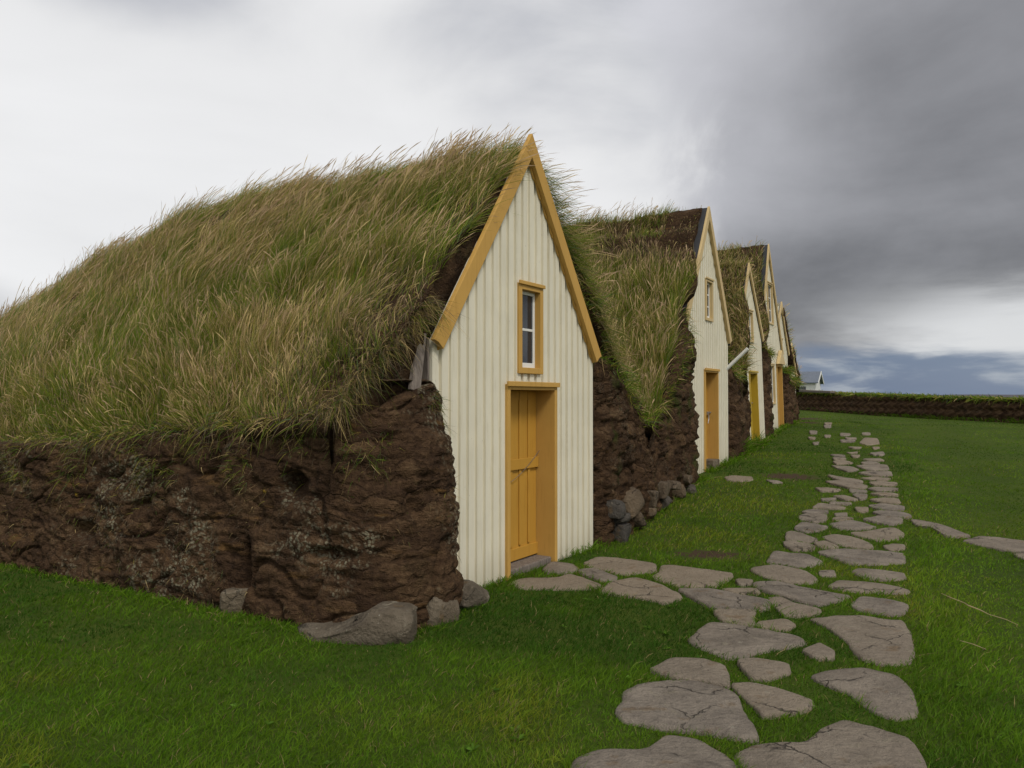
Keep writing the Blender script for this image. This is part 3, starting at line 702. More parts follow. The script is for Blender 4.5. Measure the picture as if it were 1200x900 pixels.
# hanging fringe along the ragged eave
def fringe(h, xs, ys, zs, nrm, n_per, L, weights_col, name='eave_grass', down=.9, width=.006, outw=.5):
    i = RNG.integers(0, len(xs), n_per); Pn = np.stack([xs[i], ys[i], zs[i]], 1) + RNG.normal(size=(n_per, 3)) * np.array((.05, .06, .035))
    D_ = unit(nrm[i] * outw + np.array((0, 0, .25)) + RNG.normal(size=(n_per, 3)) * .45); B_ = np.array((0, 0, -down)) + RNG.normal(size=(n_per, 3)) * .25
    C = PAL[RNG.choice(8, n_per, p=weights_col)] * RNG.uniform(.6, 1.25, (n_per, 1))
    return grass_obj(name, [blade_geo(Pn, D_, B_, L * RNG.uniform(.5, 1.3, n_per), width * RNG.uniform(.6, 1.2, n_per), C, PROF_LEAF)], h.o)
yy = np.linspace(.2, 10, 800); fx = -2.15 - .03 * yy
fringe(H1, fx, yy, ze1(yy) - .02, np.tile([-1., 0, 0], (800, 1)), 6500, .13, [.17, .10, .05, .14, .12, .14, .0, .28], down=.7, outw=.3)

# ---- second house
H2 = House('second gable from the camera, tall and cream, with a white wooden spout', (3.585, 14.257, .27), 59.05, 1.45, 2.50, 4.83)
def lx(h, t): return t - 1.45
facade(H2, [(-.22, .66, -.2, 1.85), (-.12, .34, 2.76, 3.54)])
barge(H2, .13, paint='tan'); barge_trim(H2, .13, paint='tan'); roof_edge(H2)
window(H2, -.12, .34, 2.76, 3.54, paint='tan', rails=2, mull=1)
door(H2, -.22, .66, 1.85, paint='ochre', leaf='ochre_dark', handle='latch', sill=False, z0=.02)
mb = MB(); mb.box(.05, .45, -.14, .10, -.1, .17); mb.build('door_sill', M['rock'], H2.o, 0, .02)
mb = MB(); c_, s_n = math.cos(H2.ang), math.sin(H2.ang)
mb.tube([(1.36, -.02, 1.90), (1.36, -.2, 2.07), (1.36, -.45, 2.30)], .036, 8); mb.build('wooden_spout', M['white'], H2.o)
def yfl2(d): return np.interp(d, [0, .72, .95, 1.5, 1.9, 4.6], [.03, .02, -.14, -.32, -.22, -.66])
def yfr2(d): return .05 + .15 * max(0, d - 1.5)
roof2 = turf_roof(H2, [(0, 4.86), (.22, 4.80), (.30, 4.46), (.52, 4.36), (.60, 3.98), (.85, 3.90), (1.45, 3.34), (2.4, 2.52), (3.4, 1.70), (4.1, 1.12), (4.5, 1.0)], [(0, 4.86), (.7, 4.0), (1.4, 3.0), (2.2, 2.0), (2.8, 1.5)], yfl2, yfr2, 9., thick=.30, nd=110, ny=120, amp=.085)
def dens2(p):
    d = -p[:, 0]; left = p[:, 0] < 0
    n1 = fbm(p * np.array((1, 1.1, 1)) + 21, 2)
    band = sstep(d, .20, .30) * sstep(d, 1.02, .86)
    tuft = np.exp(-(((p[:, 1] - 2.1) / .60) ** 2)) + np.exp(-(((p[:, 1] - .95) / .38) ** 2))
    edge = sstep(p[:, 1], .62, .45) * sstep(d, 1.35, 1.1)
    k = np.where(left, (1 - band * (1 - .9 * np.clip(tuft, 0, 1) * (d < .55))) * (1 - edge * .95) * (1 - .3 * (d < .2)), .6)
    return np.where(left & (band > .5) & (k < .5), 900, 1700 * k)
def len2(p): return np.where(-p[:, 0] < .92, np.where(np.exp(-(((p[:, 1] - 2.1) / .60) ** 2)) + np.exp(-(((p[:, 1] - .95) / .38) ** 2)) > .5, .24, .09), .27 + .16 * sstep(-p[:, 0], 1.1, 1.9)) * (1 + .3 * fbm(p * .9, 2))
def wts2(p):
    f1 = fbm(p * 1.1 + 70, 3); one = np.ones(len(p)); d = -p[:, 0]
    lowmid = sstep(d, 2.0, 3.2); g_ = sstep(d, 3.6, 4.3); bd = 9. * (sstep(d, .2, .28) * sstep(d, 1.04, .9)) * (1 - np.clip(np.exp(-(((p[:, 1] - 2.1) / .60) ** 2)) + np.exp(-(((p[:, 1] - .95) / .38) ** 2)), 0, 1) * (d < .55))
    return [2.2 + 1.8 * g_, .7 * one, .25 * one, .8 + .5 * lowmid, .22 * sstep(f1, -.1, .3) + .30 * lowmid * (1 - g_), .16 + .15 * lowmid * (1 - g_), .05 * one, .05 * one + bd]
long_grass(H2, roof2, dens2, len2, wts2, wind=(.45, .05, 0), seed_frac=.16, lie=.38, width=.0085, up=.8)

ridge_stalks(H2, roof2, 300, .8, 6, .45, .4)
# ---- third house
H3 = House('narrow leaning cream gable third from the camera with a bright yellow door', (6.033, 19.255, .45), 59.05, 1.22, 2.70, 4.50, .035)
facade(H3, [(-.30, .50, -.2, 1.80), (-.2, .30, 2.55, 3.35)])
barge(H3, .10, paint='tan'); roof_edge(H3)
window(H3, -.2, .30, 2.55, 3.35, paint='tan', rails=1)
door(H3, -.30, .50, 1.80, paint='yellow', leaf='yellow', handle='latch', sill=False, z0=.02)
roof3 = turf_roof(H3, [(0, 4.55), (.6, 4.0), (1.2, 3.3), (1.8, 2.5), (2.6, 1.7)], [(0, 4.55), (.6, 3.9), (1.25, 3.0), (1.9, 2.3)], lambda d: np.interp(d, [0, .7, 1.3, 2.6], [.12, .05, -.25, -.5]), lambda d: .1, 8., thick=.3, nd=60, ny=70)
long_grass(H3, roof3, lambda p: 800 + 0 * p[:, 0], lambda p: .38 + 0 * p[:, 0], lambda p: [.5 + 0 * p[:, 0], .45 + 0 * p[:, 0], .2 + 0 * p[:, 0], .6 + 0 * p[:, 0], .55 + 0 * p[:, 0], .5 + 0 * p[:, 0], .1 + 0 * p[:, 0], .2 + 0 * p[:, 0]], wind=(.3, -.3, -.3), lie=.4, width=.011, up=.4)

# ---- fourth house
H4 = House('tallest cream gable mid-row, fourth from the camera, pointed hood over its door', (7.774, 22.94, .65), 59.05, 1.47, 2.37, 5.50, .030)
facade(H4, [(.62, 1.36, -.2, 1.95), (-.25, .45, 3.15, 4.40), (-.35, .30, .75, 1.95)])
barge(H4, .105, paint='tan'); roof_edge(H4)
window(H4, -.25, .45, 3.15, 4.40, paint='tan', rails=2, mull=1); window(H4, -.35, .30, .75, 1.95, paint='tan', rails=1, mull=1)
door(H4, .62, 1.36, 1.95, paint='ochre', leaf='ochre', sill=False, z0=.02)
mb = MB(); mb.prism([(.55, 1.98), (1.43, 1.98), (.99, 2.42)], -.16, -.055); mb.build('door_hood', M['tan'], H4.o, H4.lean, .006)
roof4 = turf_roof(H4, [(0, 5.56), (.5, 4.95), (1.0, 4.0), (1.47, 3.1), (2.2, 2.0)], [(0, 5.56), (.7, 4.2), (1.47, 2.7), (2.1, 1.9)], lambda d: np.interp(d, [0, .8, 1.4, 2.6], [.25, .12, -.2, -.3]), lambda d: .22, 8., thick=.3, nd=60, ny=70)
def dens4(p): return 700 * np.where((p[:, 1] < .9) & (fbm(p * 1.6 + 5, 2) > -.1), .25, 1.)
wts_gen = lambda p: [.7 + 0 * p[:, 0], .45 + 0 * p[:, 0], .2 + 0 * p[:, 0], .6 + 0 * p[:, 0], .35 + 0 * p[:, 0], .3 + 0 * p[:, 0], .1 + 0 * p[:, 0], .1 + 0 * p[:, 0]]
long_grass(H4, roof4, dens4, lambda p: .34 + 0 * p[:, 0], wts_gen, wind=(.4, .1, 0), lie=.4, width=.012)

# ---- fifth and sixth gables, mostly hidden
H5 = House('fifth gable from the camera, a thin pale strip just behind the tallest gable', (9.05, 25.98, .70), 59.05, 1.19, 2.45, 4.10)
facade(H5, [(-.25, .25, 2.2, 2.9)]); barge(H5, .13, paint='tan'); window(H5, -.25, .25, 2.2, 2.9, paint='tan')
roof5 = turf_roof(H5, [(0, 4.16), (.6, 3.4), (1.2, 2.6), (1.6, 2.1)], [(0, 4.05), (.3, 3.85), (.6, 3.5), (1.2, 2.75), (1.6, 2.2)], lambda d: .12, lambda d: -.14 if d > .15 else .05, 7., nd=40, ny=50)
long_grass(H5, roof5, lambda p: 500 + 0 * p[:, 0], lambda p: .3 + 0 * p[:, 0], wts_gen, lie=.4, width=.013)
H6 = House('lowest and farthest turf gable at the end of the row', (10.85, 30.0, .72), 59.05, 1.0, 1.75, 2.98)
facade(H6, [(-.3, .3, -.2, 1.6)]); barge(H6, .13, paint='tan'); door(H6, -.3, .3, 1.6, paint='tan', sill=False)
roof6 = turf_roof(H6, [(0, 3.04), (.6, 2.4), (1.2, 1.8), (1.6, 1.5)], [(0, 2.98), (.3, 2.8), (.6, 2.5), (1.2, 1.85), (1.5, 1.55)], lambda d: .1, lambda d: -.14 if d > .15 else .05, 6., nd=40, ny=50)
long_grass(H6, roof6, lambda p: 500 + 0 * p[:, 0], lambda p: .3 + 0 * p[:, 0], wts_gen, lie=.4, width=.014)

# ------------------------------------------------------------------ turf walls between the gables
def gap_wall(label, pts, tops_, step=.03, matn='turf_gap', nz=70, batter=.12, grass_n=0, glen=.25, dispf=None, cols=None, topin=.6, group='turf walls filling the gaps between the gables'):
    Pw, u = resample(pts, step); Nw = -path_normals(Pw)
    zb = zg(Pw[:, 1]) - .1; zt = np.interp(u / u[-1], [a for a, _ in tops_], [b_ for _, b_ in tops_])
    org = (float(Pw[:, 0].mean()), float(Pw[:, 1].mean()), float(zb.mean()))
    root = empty('turf_wall', org); tag(root, label, 'turf wall', group)
    o, p = loft_wall('wall_face', Pw, Nw, zt, zb, matn, None, nz=nz, batter=batter, disp=dispf, origin=org, topin=topin)
    o.parent = root; o.location = (0, 0, 0)
    if grass_n:
        i = RNG.integers(0, len(Pw), grass_n); e = RNG.random((grass_n, 1)) ** 1.5
        Pn = p[-1][i] - np.concatenate([Nw[i] * (e * topin - .04), 0 * e], 1) + RNG.normal(size=(grass_n, 3)) * .025 - np.array(org)
        Nn_ = np.concatenate([Nw[i], 0 * e], 1)
        D_ = unit(Nn_ * (.35 * (1 - e)) + np.array((.1, 0, .5)) + RNG.normal(size=(grass_n, 3)) * .55); B_ = Nn_ * .25 + np.array((0, 0, -.55)) * RNG.uniform(.3, 1.3, (grass_n, 1))
        C = PAL[RNG.choice(8, grass_n, p=cols or [.34, .18, .06, .18, .10, .08, .02, .04])] * RNG.uniform(.7, 1.3, (grass_n, 1))
        r = math.hypot(org[0], org[1])
        grass_obj('wall_grass', [blade_geo(Pn, D_, B_, glen * RNG.uniform(.5, 1.3, grass_n), .0009 * r * RNG.uniform(.6, 1.2, grass_n), C, PROF_LEAF)], root)
    return root, Pw, Nw, zt
gap_wall('mossy turf wall between the first and second gables, stones along its foot',
         [(.55, 8.60), (.84, 8.29), (1.02, 8.45), (1.38, 9.14), (2.0, 10.6), (2.52, 11.75), (3.02, 12.78), (2.92, 13.15)], [(0, 2.1), (.10, 2.05), (.22, 1.75), (.42, 1.26), (.62, 1.55), (.82, 2.30), (.92, 2.85), (1, 3.1)], grass_n=2600, glen=.15, step=.025, nz=90,
         cols=[.40, .18, .06, .16, .08, .08, .01, .03])
gap_wall('turf wall between the second and third gables with green weeds on its face', [(4.10, 15.75), (4.35, 15.56), (4.50, 15.75), (4.95, 16.6), (5.25, 17.35), (5.50, 17.98), (5.40, 18.3)], [(0, 2.6), (.35, 2.0), (.7, 2.5), (1, 3.1)], grass_n=1600, glen=.22, step=.05, nz=50)
gap_wall('narrow dark turf wall between the yellow door gable and the tallest gable', [(6.45, 20.55), (6.66, 20.36), (6.80, 20.52), (7.08, 21.1), (7.26, 21.72), (7.15, 22.0)], [(0, 3.05), (.5, 2.75), (1, 2.9)], grass_n=700, glen=.2, step=.05, nz=50)
gap_wall('rounded turf pier right beside the tallest gable', [(8.55, 24.35), (8.80, 24.60), (9.02, 24.95), (9.22, 25.6), (9.25, 26.2), (8.9, 26.6)], [(0, 2.45), (.5, 2.5), (1, 2.4)], grass_n=700, glen=.25, step=.05, nz=50, topin=.25)
gap_wall('low turf pier closing the far end of the row', [(9.35, 26.3), (9.85, 27.2), (10.30, 28.0), (10.62, 28.75), (10.6, 29.4), (10.3, 29.9)], [(0, 2.35), (.5, 2.2), (1, 2.0)], grass_n=900, glen=.25, step=.06, nz=50, topin=.3)

# ------------------------------------------------------------------ boundary wall at the far side of the lawn
def disp_far(p):
    u = (p[..., 1] * .95 + np.abs((((p[..., 2] - .6) / .30) % 1) - .5) * .6) / .28
    return .05 * (1 - (np.abs((u % 1) - .5) * 2) ** 3) + .03 * np.sin((p[..., 2] - .6) / .30 * 2 * math.pi) + .07 * fbm(p * 2.1, 4)
fp = [(12.0, 58.), (15.3, 44.5), (15.75, 42.), (17.35, 31.2), (18., 27.), (19.3, 20.5), (20.5, 15.)]
fw = gap_wall('long low herringbone turf wall topped with grass across the far lawn', [(a, b_) for a, b_ in fp], [(0, 2.05), (.30, 1.98), (.40, 1.85), (.60, 1.62), (.74, 1.49), (1, 1.36)], step=.07, matn='turf_far', nz=34, batter=.12, grass_n=17000, glen=.20, dispf=disp_far, group='turf walls around the lawn', topin=.8, cols=[.45, .25, .04, .18, .03, .03, .0, .02])
fw[0].name = 'turf_wall'
mb = MB(); mb.hexa([(14.75, 45.0, 2.02), (15.9, 38.4, 1.82), (16.2, 38.45, 1.82), (15.05, 45.05, 2.02), (14.75, 45.0, 2.16), (15.9, 38.4, 1.93), (16.2, 38.45, 1.93), (15.05, 45.05, 2.16)])
tag(mb.build('timber_beam', M['wood'], None, 0, .02, loc=(15.5, 41.7, 1.98)), 'long weathered grey timber lying along the top of the far turf wall', 'beam')

# ------------------------------------------------------------------ white house beyond
wh = empty('white_house', (27.3, 82.5, .62), R(-27)); tag(wh, 'small white house with grey metal roof far behind the turf wall', 'house')
mb = MB(); Lh, Wh, He, Hr = 5.2, 2.7, 2.55, 3.60
for a, b_, c, d in ((-Lh, Lh, -Wh, -Wh + .2), (-Lh, Lh, Wh - .2, Wh)): mb.box(a, b_, c, d, -.3, He)
mb2 = MB(); mb2.v = []
for xe in (-Lh + .001, Lh - .201):
    b0 = len(mb.v); pr = [(-Wh + .2, -.3), (Wh - .2, -.3), (Wh - .2, He), (0, Hr - .12), (-Wh + .2, He)]
    mb.v += [(xe, y_, z_) for y_, z_ in pr] + [(xe + .2, y_, z_) for y_, z_ in pr]
    mb.f += [tuple(b0 + i for i in range(5)), tuple(b0 + 5 + i for i in reversed(range(5)))] + [(b0 + i, b0 + 5 + i, b0 + 5 + (i + 1) % 5, b0 + (i + 1) % 5) for i in range(5)]
mb.build('wall', M['white'], wh)
mroof, q, b = mat('grey_metal_roof'); b.inputs['Roughness'].default_value = .5
wv = q.new('ShaderNodeTexWave'); wv.inputs['Scale'].default_value = 2.; q.put(wv.inputs['Vector'], objco(q))
q.l.new(q.mix(q.noise(objco(q), 1.2, 4), (.10, .12, .15), (.15, .17, .205)), b.inputs['Base Color']); set_bump(q, b, wv.outputs[1], .4, .04)
mb = MB(); ov = .35; sl_ = (Hr - He) / Wh; ye = -Wh - ov; zee = He - ov * sl_
for sg in (1, -1):
    mb.hexa([(-Lh - .3, sg * ye, zee + .02), (Lh + .3, sg * ye, zee + .02), (Lh + .3, 0.001 * -sg, Hr + .02), (-Lh - .3, 0.001 * -sg, Hr + .02), (-Lh - .3, sg * ye, zee + .12), (Lh + .3, sg * ye, zee + .12), (Lh + .3, 0.001 * -sg, Hr + .12), (-Lh - .3, 0.001 * -sg, Hr + .12)])
mb.build('roof', mroof, wh)
for sg in (1, -1):
    for xe in (-Lh - .345, Lh + .301):
        mb = MB(); mb.hexa([(xe, sg * ye, zee - .1), (xe + .045, sg * ye, zee - .1), (xe + .045, .002 * -sg, Hr - .1), (xe, .002 * -sg, Hr - .1), (xe, sg * ye, zee + .15), (xe + .045, sg * ye, zee + .15), (xe + .045, .002 * -sg, Hr + .15), (xe, .002 * -sg, Hr + .15)]); mb.build('bargeboard', M['white'], wh)
for xw in (4.0, 3.1, -.5):
    f = MB(); f.box(xw - .40, xw + .40, -Wh - .05, -Wh - .002, .95, 2.22); wf = f.build('window', M['white'], wh)
    p = MB(); p.box(xw - .31, xw + .31, -Wh - .062, -Wh - .051, 1.05, 2.12); p.build('pane', M['glass'], wf)

# ------------------------------------------------------------------ rocks
def rock(label, c, size, rot=0., seed=0, matn='rock', facets=7, shape=None, group=None, sub=4, tilt=(0, 0), name='rock'):
    bm = bmesh.new(); bmesh.ops.create_icosphere(bm, subdivisions=sub, radius=1.)
    V = np.array([v.co[:] for v in bm.verts]); F = [tuple(v.index for v in f.verts) for f in bm.faces]; bm.free()
    rg = np.random.default_rng(100 + seed)
    V = np.sign(V) * np.abs(V) ** (.36 if shape else .20) * .82
    if not shape:      # irregular split block: warp the eight corners
        cw = rg.uniform(-.24, .24, (2, 2, 2, 3)); W0 = 0
        for a_ in (0, 1):
            for b_ in (0, 1):
                for c_ in (0, 1):
                    W0 = W0 + ((.5 + (a_ - .5) * V[:, 0]) * (.5 + (b_ - .5) * V[:, 1]) * (.5 + (c_ - .5) * V[:, 2]))[:, None] * cw[a_, b_, c_]
        V = V + W0
    for _ in range(facets):
        n_ = unit(rg.normal(size=3)); k = rg.uniform(.74, .96); dd = V @ n_; V = V - np.outer(np.maximum(dd - k, 0) * .92, n_)
    V += unit(V) * (.08 * fbm(V * 1.6 + seed * 3.7, 4) + .045 * fbm(V * 5 + seed, 4) + .018 * fbm(V * 16 + seed, 3))[:, None]
    if shape: V = shape(V)
    V = V * np.array(size) * .5
    ct, st = math.cos(rot), math.sin(rot)
    if tilt[0]: a = tilt[0]; V = np.stack([V[:, 0] * math.cos(a) - V[:, 2] * math.sin(a), V[:, 1], V[:, 0] * math.sin(a) + V[:, 2] * math.cos(a)], 1)
    V = np.stack([V[:, 0] * ct - V[:, 1] * st, V[:, 0] * st + V[:, 1] * ct, V[:, 2]], 1)
    o = mesh_obj(name, V, F, M[matn], None, smooth=True); o.location = c
    tag(o, label, 'rock', group); return o
def twolobe(V):
    k = np.interp(V[:, 0], [-1, -.45, -.05, .3, 1], [.55, .55, .62, 1.0, 1.05]); V = V.copy(); V[:, 2] = (V[:, 2] + 1) * k - 1; V[:, 1] += .25 * (V[:, 0] < 0) * -V[:, 0]; return V
GF = 'stones along the foot of the nearest turf wall'
rock('big two-lobed pale grey boulder under the front corner of the nearest turf wall', (-1.06, 5.16, .065), (1.02, .40, .37), R(-9), 3, shape=twolobe, group=GF, sub=5)
rock('small round pinkish grey rock standing alone left of the two-lobed boulder', (-2.06, 5.80, .07), (.30, .28, .28), .3, 5, group=GF)
rock('squarish flat-topped grey stone just right of the two-lobed boulder', (-.55, 5.54, .08), (.36, .28, .27), .9, 8, group=GF, tilt=(-.25, 0), facets=10)
rock('wedge of brown grey stone touching the lower left edge of the first gable', (-.33, 5.92, .08), (.34, .26, .25), .95, 12, group=GF, tilt=(-.3, 0), facets=10)
GW = 'footing stones of the wall between the first two gables'
fs = [(737, 589, 28, 27, 'largest pale block in the stone footing between the first two gables'), (758, 584, 15, 17, 'tan rounded stone right of the largest footing block'), (773, 574, 15, 17, 'upright grey stone in the upper footing course, third right of the first gable'),
      (718, 595, 15, 20, 'dark grey upright stone left of the largest footing block'), (741, 608, 18, 16, 'brown square stone directly under the largest footing block'), (757, 600, 14, 13, 'flat-topped grey stone low in the footing under the tan rounded one'),
      (774, 587, 11, 13, 'reddish stone under the upright grey stone of the footing'), (723, 622, 20, 20, 'big low brown stone at the near end of the footing, half in grass'), (784, 568, 11, 9, 'small rounded stone at the top of the footing right of the upright grey stone'),
      (801, 562, 13, 10, 'grey slab near the far end of the footing by the second gable'), (804, 573, 11, 11, 'lowest dark stone at the far end of the footing'), (722, 607, 16, 10, 'thin brown stone wedged under the dark upright one'), (792, 576, 12, 14, 'brown block between the rounded stone and the far slabs of the footing')]
for i, (px, py, pw, ph, lab) in enumerate(fs):
    rx = (px - 600) / 900.; y_ = (.4765 * 8.26 - .92 + .0) / (.4765 - rx); y_ -= .24; x_ = rx * y_; ppm = 900 / y_
    rock(lab, (x_ - .0, y_, 1.6 - (py - 466) / ppm), (pw / ppm * 2.15, .34, ph / ppm * 1.40), R(62), 30 + i, 'rock_dark' if i in (3, 6, 7, 10, 11) else 'rock_brown', 13, group=GW, tilt=(random.uniform(-.25, .25), 0), name='footing_stone')

